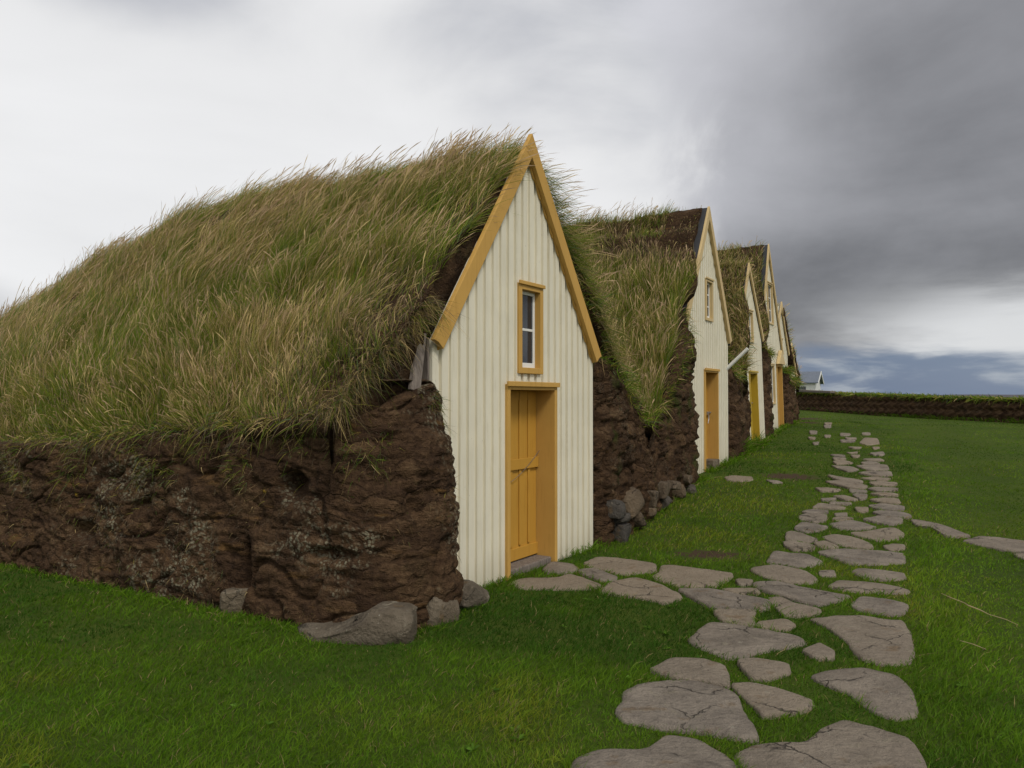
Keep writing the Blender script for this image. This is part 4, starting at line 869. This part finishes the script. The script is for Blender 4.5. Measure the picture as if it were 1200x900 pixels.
# ------------------------------------------------------------------ flagstones
STONES = [
('A',[(0.29,3.379),(0.413,3.469),(0.608,3.469),(0.718,3.598),(0.84,3.563),(0.922,3.444),(0.95,3.345),(0.863,3.136),(0.541,3.072),(0.314,3.171)]),
('A',[(1.025,3.459),(1.147,3.528),(1.349,3.538),(1.483,3.697),(1.626,3.781),(1.731,3.677),(1.818,3.563),(1.756,3.35),(1.605,3.102),(1.036,3.136)]),
('A',[(0.55,3.895),(0.659,4.208),(0.857,4.292),(1.0,4.317),(1.102,4.232),(1.185,4.098),(1.138,3.895),(1.147,3.717),(1.118,3.598),(1.033,3.632),(0.917,3.697),(0.745,3.731),(0.591,3.801)]),
('A',[(0.818,4.52),(0.974,4.694),(1.142,4.679),(1.243,4.56),(1.227,4.411),(1.179,4.257),(1.059,4.341),(0.928,4.381)]),
('A',[(1.36,4.649),(1.483,4.679),(1.626,4.575),(1.597,4.465),(1.457,4.371),(1.354,4.381)]),
('A',[(1.224,4.267),(1.342,4.282),(1.453,4.208),(1.557,4.034),(1.471,3.935),(1.362,3.895),(1.256,3.86),(1.25,3.989),(1.227,4.133)]),
('A',[(1.707,4.381),(1.888,4.465),(2.042,4.49),(2.171,4.381),(2.142,4.158),(2.015,3.895),(1.894,3.86),(1.836,3.935),(1.816,4.034),(1.821,4.158),(1.752,4.267)]),
('A',[(1.175,5.065),(1.399,5.388),(1.548,5.348),(1.63,5.269),(1.757,5.214),(1.867,5.12),(1.876,4.996),(1.736,4.912),(1.563,4.847),(1.423,4.738),(1.334,4.738),(1.244,4.897)]),
('A',[(1.815,4.832),(1.995,5.016),(2.018,4.847),(1.954,4.694),(1.84,4.694)]),
('A',[(2.142,5.507),(2.332,5.552),(2.503,5.591),(2.608,5.487),(2.739,5.447),(2.642,5.155),(2.415,4.694),(2.251,4.634),(2.135,4.694),(2.141,4.847),(2.195,5.031),(2.191,5.289)]),
('A',[(1.383,6.35),(1.629,6.405),(1.8,6.211),(2.001,6.033),(1.903,5.795),(1.722,5.77),(1.517,5.839),(1.453,6.057)]),
('A',[(1.505,5.745),(1.81,5.745),(1.73,5.552),(1.696,5.348),(1.566,5.348),(1.498,5.487)]),
('A',[(1.752,5.467),(1.955,5.527),(1.969,5.368),(1.863,5.269),(1.683,5.309)]),
('A',[(1.735,6.405),(2.019,6.405),(2.001,6.241),(1.82,6.211)]),
('A',[(2.018,6.082),(2.138,6.137),(2.156,5.909),(2.296,5.77),(2.219,5.656),(1.986,5.616),(1.993,5.814)]),
('A',[(2.081,6.578),(2.291,6.638),(2.434,6.434),(2.576,6.295),(2.682,6.186),(2.545,6.057),(2.332,5.909),(2.235,6.033),(2.164,6.211),(2.051,6.35)]),
('A',[(2.198,7.094),(2.493,7.267),(2.656,7.059),(2.667,6.791),(2.573,6.608),(2.35,6.638),(2.254,6.791)]),
('A',[(2.79,7.024),(2.93,7.024),(2.875,6.856),(2.746,6.856)]),
('A',[(1.942,6.702),(2.1,6.732),(2.028,6.548),(1.916,6.489)]),
('A',[(1.254,6.826),(1.361,6.99),(1.409,7.233),(1.521,7.233),(1.796,7.059),(1.978,6.955),(1.753,6.548),(1.557,6.489),(1.376,6.548)]),
('A',[(0.711,7.382),(0.86,7.615),(1.084,7.535),(1.341,7.342),(1.289,7.059),(1.16,6.99),(1.011,6.925),(0.89,7.059),(0.717,7.198)]),
('A',[(0.617,7.059),(0.757,7.129),(0.921,6.826),(0.89,6.702),(0.756,6.702),(0.628,6.925)]),
('A',[(0.29,7.094),(0.396,7.456),(0.569,7.342),(0.602,7.163),(0.557,6.99),(0.325,6.99)]),
('A',[(0.015,6.608),(0.09,6.762),(0.404,6.762),(0.503,6.891),(0.586,6.791),(0.735,6.519),(0.638,6.405),(0.468,6.405),(0.269,6.405),(0.1,6.434)]),
('A',[(0.734,6.32),(0.862,6.608),(1.102,6.732),(1.226,6.519),(1.317,6.266),(1.323,6.137),(1.164,5.983),(1.063,6.082),(0.917,6.186),(0.814,6.241)]),
('A',[(2.606,5.909),(2.782,6.137),(2.905,6.082),(2.997,5.958),(3.008,5.889),(2.857,5.656),(2.7,5.68),(2.594,5.795)]),
('A',[(2.679,6.459),(2.84,6.667),(3.048,6.608),(3.23,6.489),(3.259,6.35),(3.201,6.266),(2.98,6.266),(2.753,6.35)]),
('A',[(3.101,7.024),(3.21,7.129),(3.398,7.059),(3.501,6.925),(3.448,6.762),(3.262,6.702),(3.104,6.762)]),
('A',[(3.149,7.902),(3.494,8.031),(3.654,7.992),(3.809,7.947),(3.975,7.858),(3.743,7.416),(3.611,7.382),(3.388,7.342),(3.21,7.382),(3.211,7.575)]),
('A',[(2.475,7.456),(2.727,7.947),(2.83,7.818),(2.968,7.773),(2.971,7.416),(2.791,7.267),(2.654,7.267),(2.557,7.382)]),
('A',[(2.955,8.393),(3.034,8.433),(3.21,8.215),(3.138,8.031),(2.919,7.992),(2.912,8.17)]),
('A',[(3.168,8.884),(3.261,8.978),(3.357,8.839),(3.396,8.567),(3.268,8.433),(3.022,8.477)]),
('A',[(3.272,8.349),(3.427,8.433),(3.445,8.125),(3.378,8.031),(3.245,8.076)]),
('A',[(3.517,8.7),(3.72,8.839),(3.834,8.656),(3.864,8.309),(3.778,8.125),(3.618,8.17),(3.496,8.309)]),
('A',[(3.956,8.215),(4.095,8.349),(4.232,8.309),(4.081,8.031),(3.919,7.992)]),
('A',[(3.906,8.884),(4.269,9.028),(4.538,9.166),(4.506,8.884),(4.38,8.656),(4.064,8.477),(3.997,8.656)]),
('A',[(3.389,9.216),(3.581,9.508),(3.763,9.36),(3.815,9.31),(3.647,9.072),(3.433,8.933),(3.346,9.072)]),
('A',[(3.687,9.875),(3.861,10.044),(4.048,9.93),(3.908,9.612),(3.739,9.508),(3.618,9.662)]),
('A',[(3.887,9.409),(4.227,9.612),(4.327,9.459),(4.338,9.216),(4.071,9.122),(3.888,9.166)]),
('A',[(4.42,9.662),(4.704,9.875),(4.919,9.716),(4.792,9.508),(4.593,9.36),(4.478,9.558)]),
('A',[(4.772,10.157),(4.93,10.276),(5.177,10.157),(5.109,9.875),(4.923,9.766),(4.763,9.93)]),
('A',[(4.918,10.643),(5.169,10.772),(5.392,10.579),(5.226,10.276),(4.918,10.395)]),
('A',[(5.169,11.104),(5.398,11.248),(5.612,11.178),(5.443,10.772),(5.158,10.901)]),
('A',[(4.078,10.455),(4.297,10.772),(4.482,10.643),(4.541,10.455),(4.412,10.395),(4.205,10.455)]),
('A',[(3.849,10.217),(4.008,10.336),(4.188,10.217),(4.117,10.098),(3.861,10.044)]),
('A',[(4.047,9.716),(4.112,9.82),(4.306,9.766),(4.281,9.662),(4.046,9.612)]),
('A',[(4.206,10.044),(4.373,10.044),(4.288,9.875),(4.157,9.875)]),
('A',[(4.657,10.455),(4.831,10.455),(4.721,10.217),(4.585,10.217)]),
('A',[(4.704,11.317),(4.939,11.426),(5.009,11.104),(4.808,11.04)]),
('A',[(5.091,11.54),(5.299,11.466),(5.141,11.178),(5.009,11.104)]),
('A',[(4.485,11.178),(4.708,11.178),(4.625,11.04),(4.441,11.04)]),
('A',[(4.494,10.901),(4.751,10.772),(4.711,10.708),(4.438,10.737)]),
('A',[(5.394,11.614),(5.643,11.649),(5.794,11.54),(5.707,11.391),(5.442,11.391)]),
('A',[(5.573,12.085),(5.771,12.249),(6.056,12.085),(5.92,11.842),(5.618,11.842)]),
('A',[(5.869,12.68),(6.102,12.769),(6.31,12.591),(6.161,12.378),(5.851,12.417)]),
('A',[(5.947,13.146),(6.242,13.339),(6.479,13.146),(6.247,12.863),(6.017,12.952)]),
('A',[(6.189,13.745),(6.393,13.958),(6.881,13.958),(6.631,13.438),(6.312,13.488)]),
('A',[(6.57,14.716),(6.991,14.83),(7.182,14.716),(6.947,14.171),(6.529,14.117)]),
('A',[(7.081,15.569),(7.591,15.876),(7.482,15.435),(7.14,15.435)]),
('A',[(6.882,15.187),(7.16,15.187),(7.163,14.949),(6.815,14.949)]),
('A',[(5.547,13.537),(5.711,13.24),(5.882,12.908),(5.723,12.591),(5.553,12.68),(5.454,13.047)]),
('A',[(5.227,12.863),(5.481,12.908),(5.708,12.378),(5.553,12.085),(5.309,12.125),(5.227,12.506)]),
('A',[(4.781,12.164),(4.983,12.164),(5.137,12.006),(4.988,11.842),(4.752,11.842)]),
('A',[(5.257,12.006),(5.479,11.882),(5.39,11.689),(5.172,11.768)]),
('A',[(6.105,14.716),(6.448,14.607),(6.397,14.171),(6.091,13.958),(6.064,14.275)]),
('A',[(6.377,15.311),(6.686,15.435),(6.702,15.068),(6.251,14.83)]),
('A',[(6.646,15.955),(6.904,15.876),(6.744,15.569),(6.511,15.569)]),
('A',[(6.827,16.52),(7.086,16.357),(6.935,16.03),(6.746,16.193)]),
('A',[(8.704,19.271),(9.351,20.401),(9.592,20.193),(9.108,19.043),(8.64,18.716)]),
('A',[(7.943,18.191),(8.228,18.086),(8.034,17.789),(7.882,17.849)]),
('A',[(7.336,16.867),(7.667,17.041),(7.483,16.694),(7.316,16.694)]),
('A',[(7.195,16.357),(7.404,16.357),(7.22,16.03),(7.104,16.03)]),
('A',[(7.76,16.694),(8.234,17.041),(7.93,16.357),(7.685,16.357)]),
('A',[(8.526,19.98),(8.914,19.98),(8.699,19.499),(8.331,19.499)]),
('A',[(8.962,20.703),(9.194,20.505),(9.032,20.193),(8.785,20.193)]),
('A',[(9.956,21.877),(10.199,21.877),(9.975,21.397),(9.737,21.397)]),
('A',[(9.296,21.754),(9.534,21.635),(9.281,21.169),(9.023,21.169)]),
('A',[(8.469,18.086),(8.65,18.086),(8.443,17.695),(8.305,17.695)]),
('A',[(8.705,22.502),(8.891,22.373),(8.62,21.754),(8.427,21.754)]),
('A',[(8.692,21.397),(8.835,21.283),(8.579,20.723),(8.418,20.723)]),
('A',[(7.572,19.385),(7.745,19.385),(7.498,18.82),(7.372,18.82)]),
('A',[(7.981,20.723),(8.145,20.614),(7.956,20.193),(7.839,20.297)]),
('A',[(9.956,24.568),(10.201,24.568),(9.791,23.582),(9.582,23.582)]),
('A',[(10.981,27.023),(11.251,27.023),(10.492,25.267),(10.267,25.267)]),
('B',[(5.007,9.627),(5.079,9.612),(5.234,9.384),(5.195,8.76),(4.968,8.745),(4.909,8.805),(4.991,9.122),(4.898,9.31)]),
('B',[(5.01,8.522),(5.308,8.7),(5.486,8.586),(5.715,8.393),(5.722,8.076),(5.235,7.818),(5.146,8.001),(5.104,8.145),(5.032,8.309)]),
('B',[(5.025,7.734),(5.279,7.818),(5.352,7.615),(5.075,7.456)]),
('C',[(3.656,13.24),(3.83,13.388),(4.141,13.289),(4.05,12.952),(3.808,12.814),(3.619,12.952)]),
('C',[(4.265,12.952),(4.437,12.908),(4.471,12.68),(4.273,12.635)]),

]
def smooth_poly(pts, it=2):
    p = np.array(pts)
    for _ in range(it):
        q_ = np.roll(p, -1, 0); p = np.stack([p * .87 + q_ * .13, p * .13 + q_ * .87], 1).reshape(-1, 2)
    return p
ORD = ['first', 'second', 'third', 'fourth', 'fifth', 'sixth', 'seventh', 'eighth', 'ninth', 'tenth', 'eleventh', 'twelfth', 'thirteenth', 'fourteenth', 'fifteenth', 'sixteenth', 'seventeenth', 'eighteenth', 'nineteenth', 'twentieth', 'twenty-first', 'twenty-second', 'twenty-third', 'twenty-fourth', 'twenty-fifth', 'twenty-sixth', 'twenty-seventh', 'twenty-eighth', 'twenty-ninth', 'thirtieth']
def xright(y): return np.interp(y, [3, 4.2, 5.2, 5.9, 7, 8.2, 9.5, 12, 13.7, 15.5, 20, 24, 30], [1.85, 2.18, 2.72, 3.05, 3.55, 4.3, 4.95, 6.05, 6.85, 7.65, 9.8, 11.2, 12.6])
SPOLY = []
lab_fix = {0: 'flagstone cut off by the bottom edge of the picture, left of two', 1: 'flagstone cut off by the bottom edge of the picture, right of two', 2: 'very large flagstone on the left of the path, nearest whole one', 3: 'mid-sized flagstone just beyond the very large one at the path\'s left edge',
           4: 'small flagstone with pale lichen veins in the middle of the near path', 5: 'wedge flagstone in the middle of the near path, grass tuft at its right', 6: 'pale brown five-sided flagstone on the right of the near path', 7: 'wide oval flagstone on the left, where the door branch meets the path',
           9: 'largest flagstone on the right edge of the path, rippled surface', 14: 'tan pointed flagstone lighter than all around it, middle of the path', 19: 'lichen-crusted flagstone where the branch to the ochre door joins the path', 20: 'large flat flagstone at the far side of the branch to the ochre door',
           21: 'small oblong flagstone in the middle of the branch to the ochre door', 22: 'small dark flagstone closest to the ochre door\'s sill', 23: 'long flagstone on the near side of the branch under the ochre door', 24: 'rounded flagstone on the near side of the branch, one step from the path',
           84: 'long grey stepping stone leaving the path to the right', 85: 'biggest stepping stone on the right lawn, running to the picture\'s edge', 86: 'stepping stone at the right picture edge, mostly out of view', 87: 'grey stepping stone in the grass before the second gable\'s door', 88: 'thin brown stepping stone beside the bare soil patch'}
cnt = {'left': 0, 'right': 0, 'middle': 0}
info = []
for i, (k, w_) in enumerate(STONES):
    a = np.array(w_); info.append((a.mean(0), np.ptp(a, axis=0)))
order = sorted(range(len(STONES)), key=lambda i: info[i][0][1])
LAB = dict(lab_fix)
for i in order:
    if i in LAB: continue
    c, e = info[i]; off_ = (xright(c[1]) - c[0]); side = 'right' if off_ < .45 else 'left' if off_ > .95 else 'middle'
    s_ = e[0]; size = 'broad' if s_ > .5 else 'mid-sized' if s_ > .33 else 'small'
    where = {'right': 'along the right edge of the path', 'left': 'along the left side of the path', 'middle': 'down the middle of the path'}[side]
    LAB[i] = '%s grey brown flagstone, %s of the unnamed ones %s' % (size, ORD[cnt[side]], where)
    LAB[i] = '%s flagstone %s, %s from the near end' % (size, where, ORD[cnt[side]])
    cnt[side] += 1
for i, (k, w_) in enumerate(STONES):
    p = smooth_poly(w_, 2); p = np.stack([p, (p + np.roll(p, -1, 0)) / 2], 1).reshape(-1, 2); c = p.mean(0); rs = np.random.default_rng(i)
    # irregular chipped outline
    ang = np.arange(len(p)); jit = .075 * fbm(np.stack([p[:, 0] * 9, p[:, 1] * 9, 0 * p[:, 0]], 1), 4, .6)
    far = c[1] > 10.5
    p = c + (p - c) * ((1.12 if not far else 1.04) + jit[:, None])
    SPOLY.append(p)
    n = len(p); rings = []; zc = zg(c[1]) + .012 + .011 * float(sstep(c[1], 6, 12)); tx, ty = rs.normal(size=2) * .012
    for s_, dz_ in ((1.015, -.07), (1.0, -.004), (.975, .008), (.90, .012), (.75, .0135), (.55, .014), (.35, .0145), (.15, .015)):
        q_ = c + (p - c) * s_; zz_ = zg(q_[:, 1]) + .012 + .011 * float(sstep(c[1], 6, 12)) + dz_ + tx * (q_[:, 0] - c[0]) + ty * (q_[:, 1] - c[1])
        zz_ += .016 * fbm(np.stack([q_[:, 0] * 3.2, q_[:, 1] * 3.2, 0 * zz_ + i], 1), 4) * (dz_ > 0) + (.008 if c[1] > 16 else 0)
        rings.append(np.stack([q_[:, 0], q_[:, 1], zz_], 1))
    V = np.concatenate(rings + [np.array([[c[0], c[1], rings[-1][:, 2].mean()]])]); F = []
    for r_ in range(len(rings) - 1):
        F += [(r_ * n + j, r_ * n + (j + 1) % n, (r_ + 1) * n + (j + 1) % n, (r_ + 1) * n + j) for j in range(n)]
    t0 = (len(rings) - 1) * n; F += [(t0 + j, t0 + (j + 1) % n, t0 + n) for j in range(n)]
    o = mesh_obj('flagstone', V, F, M['flag'], None, smooth=True, loc=(float(c[0]), float(c[1]), float(zc)))
    tag(o, LAB[i], 'flagstone', {'A': 'flagstones of the path', 'B': 'stepping stones across the right lawn', 'C': 'loose stepping stones by the second gable'}[k])

# ------------------------------------------------------------------ lawn
def in_poly(px, py, poly):
    x0, y0 = poly.min(0); x1, y1 = poly.max(0); r = np.zeros(len(px), bool)
    i = np.where((px > x0) & (px < x1) & (py > y0) & (py < y1))[0]
    if not len(i): return r
    X_, Y_ = px[i], py[i]; ins = np.zeros(len(i), bool); n = len(poly)
    for j in range(n):
        xa, ya = poly[j]; xb, yb = poly[(j + 1) % n]
        cond = ((ya > Y_) != (yb > Y_)); ins ^= cond & (X_ < (xb - xa) * (Y_ - ya) / (yb - ya + 1e-12) + xa)
    r[i] = ins; return r
def bare_mask(x, y, soft=.35):
    k = np.zeros(len(x))
    for px, py, rx, ry in PATCH:
        d = np.hypot((x - px) / rx, (y - py) / ry) + .5 * fbm(np.stack([x * 6, y * 6, 0 * x], 1), 3); k = np.maximum(k, sstep(d + .35 * fbm(np.stack([x * 15, y * 15, 0 * x], 1), 2), 1.25, .6) * .96)
    return k
def under_house(x, y):
    r = np.zeros(len(x), bool)
    for h, xl, xr in ((H1, -2.05, 1.42), (H2, -1.46, 1.45), (H3, -1.3, 1.22), (H4, -1.5, 1.47), (H5, -1.3, 1.2), (H6, -1.1, 1.0)):
        c, n = math.cos(h.ang), math.sin(h.ang); dx_, dy_ = x - h.loc[0], y - h.loc[1]
        lx_ = dx_ * c + dy_ * n; ly_ = -dx_ * n + dy_ * c
        r |= (lx_ > xl - .03 * np.clip(ly_, 0, 9)) & (lx_ < xr) & (ly_ > -.02)
    r |= (x < .92 + .4765 * (y - 8.26) - .05) & (y > 8.3) & (y < 29)
    return r
N_ = 560000
aa = RNG.uniform(-.80, .80, N_); rr_ = np.exp(RNG.uniform(math.log(2.3), math.log(46), N_))
gx, gy = rr_ * np.sin(aa), rr_ * np.cos(aa)
keep = ~under_house(gx, gy) & (RNG.random(N_) > bare_mask(gx, gy) * .93) & ~((gx > 15.5 + (42 - gy) * .155) & (gy > 20))
st = np.zeros(N_, bool)
for p in SPOLY:
    c = p.mean(0); st |= in_poly(gx, gy, c + (p - c) * .95)
keep &= ~st; gx, gy, rr_ = gx[keep], gy[keep], rr_[keep]; n = len(gx)
p3 = np.stack([gx, gy, 0 * gx], 1)
onpath = (gx < xright(gy)) & (gx > xright(gy) - 1.55) & (gy < 26); right = sstep(gx - xright(gy), .02, .10); edge_ = np.exp(-(((gx - xright(gy)) - .22) / .20) ** 2)
f1 = fbm(p3 * .55 + 3, 3); f2 = fbm(p3 * 2.3 + 9, 3); f3 = fbm(p3 * 7 + 1, 2)
H = (.052 + .030 * f2 + .010 * f3) * (1 - .30 * right * sstep(gx - xright(gy), .25, .8)) * (1 - .15 * onpath) * (1 + .25 * edge_)
H *= RNG.uniform(.55, 1.35, n) * (1 - .35 * sstep(rr_, 10, 30))
W = .0034 * np.clip(rr_ / 3.4, .8, 12) ** .85 * RNG.uniform(.6, 1.3, n)
G1 = np.array((.074, .168, .010)); G2 = np.array((.132, .228, .012)); G3 = np.array((.032, .096, .010)); Y1 = np.array((.250, .245, .026)); S1 = np.array((.32, .25, .11))
yel = sstep(f1 + .35 * f2, .08, .5)[:, None]; drk = sstep(f1 + .5 * f2, .0, -.40)[:, None]
C = G1 + (G2 - G1) * RNG.random((n, 1)); C = C + (Y1 - C) * yel * .75 * RNG.random((n, 1)) * (1 - .55 * right[:, None]); C = C + (G3 - C) * drk * .75; C = C * (.92 + .16 * f3[:, None] + .30 * f1[:, None])
dry = RNG.random(n) < (.035 + .05 * yel[:, 0]) * (1 - .6 * right); C[dry] = S1 * RNG.uniform(.5, 1.1, (dry.sum(), 1))
# the mower's light and dark lanes on the right
lane = np.sin((gx - .47 * gy) * 2.2 + 1.5 * f1)[:, None]; C = C * (1 + .22 * lane * right[:, None]) * (1 - .12 * edge_[:, None])
D_ = unit(np.stack([RNG.normal(size=n) * .38 + .18 + .3 * f2, RNG.normal(size=n) * .38 + .3 * f3 + .10 * lane[:, 0] * right, np.ones(n)], 1)); B_ = np.stack([RNG.normal(size=n) * .28 + .10, RNG.normal(size=n) * .28, -RNG.uniform(0, .35, n)], 1)
lawn = [blade_geo(np.stack([gx, gy, zground(gx, gy) - .006], 1), D_, B_, H, W, C, PROF_LAWN, C * 1.12)]
# longer tufts round the stones and in the joints
Ex = []; El = []
for i, p in enumerate(SPOLY):
    c = p.mean(0); r = math.hypot(*c); per = np.linalg.norm(np.roll(p, -1, 0) - p, axis=1).sum(); m2 = int(per * np.clip(1300 / r, 50, 340) * 1.0)
    j = RNG.integers(0, len(p), m2); t = RNG.random((m2, 1)); e = p[j] * (1 - t) + np.roll(p, -1, 0)[j] * t
    o_ = unit(e - c); Ex.append(e + o_ * (RNG.exponential(.025, (m2, 1)) - .012)); El.append(np.concatenate([-o_, np.full((m2, 1), .85)], 1))
E_ = np.concatenate(Ex); inw = np.concatenate(El)
bad = under_house(E_[:, 0], E_[:, 1])
for p in SPOLY:
    c = p.mean(0); bad |= in_poly(E_[:, 0], E_[:, 1], c + (p - c) * .955)
E_, inw = E_[~bad], inw[~bad]; n = len(E_); r = np.hypot(E_[:, 0], E_[:, 1])
clmp = sstep(fbm(np.concatenate([E_ * 3, 0 * E_[:, :1]], 1) + 30, 3), -.1, .45)
C = (G1 * .95 + (G2 - G1) * RNG.random((n, 1)) * .8) * RNG.uniform(.75, 1.2, (n, 1)); dr = RNG.random(n) < .07; C[dr] = S1 * RNG.uniform(.6, 1.3, (dr.sum(), 1))
D_ = unit(np.concatenate([inw[:, :2] * RNG.uniform(-.25, .55, (n, 1)) + RNG.normal(size=(n, 2)) * .32 + np.array((.12, 0)), np.ones((n, 1))], 1)); B_ = np.concatenate([RNG.normal(size=(n, 2)) * .35, -RNG.uniform(0, .5, (n, 1))], 1)
lawn.append(blade_geo(np.stack([E_[:, 0], E_[:, 1], zground(E_[:, 0], E_[:, 1]) - .004], 1), D_, B_, (.026 + .055 * clmp ** 2) * RNG.uniform(.5, 1.3, n) * (1 - .45 * sstep(r, 8, 18)), .0032 * np.clip(r / 3.6, .9, 6) ** .85 * RNG.uniform(.6, 1.2, n), C, PROF_LEAF, C * 1.1))
# rank fringe against the walls and gable feet
def foot(pts, per_m, L):
    q_, u = resample(pts, .05); m2 = int(u[-1] * per_m); j = RNG.integers(0, len(q_), m2); e = q_[j] + RNG.normal(size=(m2, 2)) * .05
    rr2 = np.hypot(e[:, 0], e[:, 1]); C = (G1 + (G2 - G1) * RNG.random((m2, 1))) * RNG.uniform(.7, 1.3, (m2, 1)); dr = RNG.random(m2) < .06; C[dr] = S1
    D_ = unit(np.concatenate([RNG.normal(size=(m2, 2)) * .35, np.ones((m2, 1))], 1)); B_ = np.concatenate([RNG.normal(size=(m2, 2)) * .4, -RNG.uniform(.1, .6, (m2, 1))], 1)
    lawn.append(blade_geo(np.stack([e[:, 0], e[:, 1], zground(e[:, 0], e[:, 1]) - .005], 1), D_, B_, L * RNG.uniform(.4, 1.4, m2), .0010 * np.clip(rr2, 4, 40) * RNG.uniform(.6, 1.2, m2), C, PROF_LEAF, C * 1.1))
foot([(-7.6, 9.2), (-5.1, 7.52), (-3.25, 6.35), (-2.3, 5.75), (-1.5, 5.30), (-.75, 5.0), (-.5, 5.45), (-.2, 6.1)], 420, .075)
foot([(-.30, 6.35), (0.05, 6.93)], 500, .09); foot([(.52, 7.68), (.98, 8.35), (2.05, 10.5), (2.95, 12.5), (3.3, 13.25)], 420, .12)
foot([(3.55, 13.9), (4.45, 15.45), (5.5, 17.5), (6.75, 20.25), (8.6, 24.15), (9.2, 25.3), (10.7, 28.7)], 200, .15)
foot([(15.8, 41.8), (17.25, 31.2), (17.9, 27.), (19.2, 20.5)], 160, .22)
foot([(-1.45, 5.05), (-1.0, 5.02), (-.66, 5.12)], 300, .06)
foot([(4.6, 16.1), (5.3, 17.5), (5.8, 18.0)], 350, .5)
nr_ = 80; ra = RNG.uniform(-.7, .62, nr_); rd_ = np.exp(RNG.uniform(math.log(3.3), math.log(9), nr_)); rx_, ry_ = rd_ * np.sin(ra), rd_ * np.cos(ra)
okr = ~under_house(rx_, ry_)
for p in SPOLY: okr &= ~in_poly(rx_, ry_, p)
rx_, ry_ = rx_[okr], ry_[okr]; kk = 7; ii = np.repeat(np.arange(len(rx_)), kk); th = RNG.uniform(0, 6.28, len(ii))
D_ = unit(np.stack([np.cos(th), np.sin(th), RNG.uniform(.35, 1.1, len(ii))], 1)); sc_ = RNG.uniform(.6, 1.3, len(rx_))[ii]
lawn.append(blade_geo(np.stack([rx_[ii], ry_[ii], zground(rx_[ii], ry_[ii]) + .012], 1), D_, np.tile([0, 0, -.35], (len(ii), 1)), .046 * sc_, .012 * sc_, np.array((.085, .165, .018)) * RNG.uniform(.7, 1.5, (len(ii), 1)), ([0, .3, .65, 1.], [.35, .9, 1., 0])))
gl = grass_obj('grass', lawn); tag(gl, 'short mown green grass of the lawn with longer tufts around the flagstones', 'grass', None, 'stuff')

# ------------------------------------------------------------------ dry stalks lying on the lawn
def stalk(label, pts, rad):
    mb = MB(); P3 = [(x_, y_, float(zg(y_)) + h_) for x_, y_, h_ in pts]; mb.tube(P3, [q_ * .55 for q_ in rad], 5); o = mb.build('dry_stalk', MS, None, loc=P3[0]); tag(o, label, 'stalk', 'dry stalks on the right lawn')
MS, q, b = mat('dry_straw'); q.l.new(q.mix(q.noise(objco(q), 20.), (.30, .21, .10), (.46, .36, .20)), b.inputs['Base Color'])
stalk('long bent straw-coloured stalk lying on the lawn right of the path', [(3.40, 6.11, .05), (3.38, 5.95, .06), (3.40, 5.80, .058), (3.36, 5.68, .07), (3.40, 5.60, .058), (3.40, 5.5, .055), (3.43, 5.36, .06), (3.44, 5.25, .055)], [.004, .006, .006, .009, .008, .005, .005, .003])
stalk('short pale stalk in the lawn nearer the camera than the long bent one', [(2.86, 4.93, .05), (2.89, 4.84, .055), (2.92, 4.76, .05)], [.003, .005, .003])
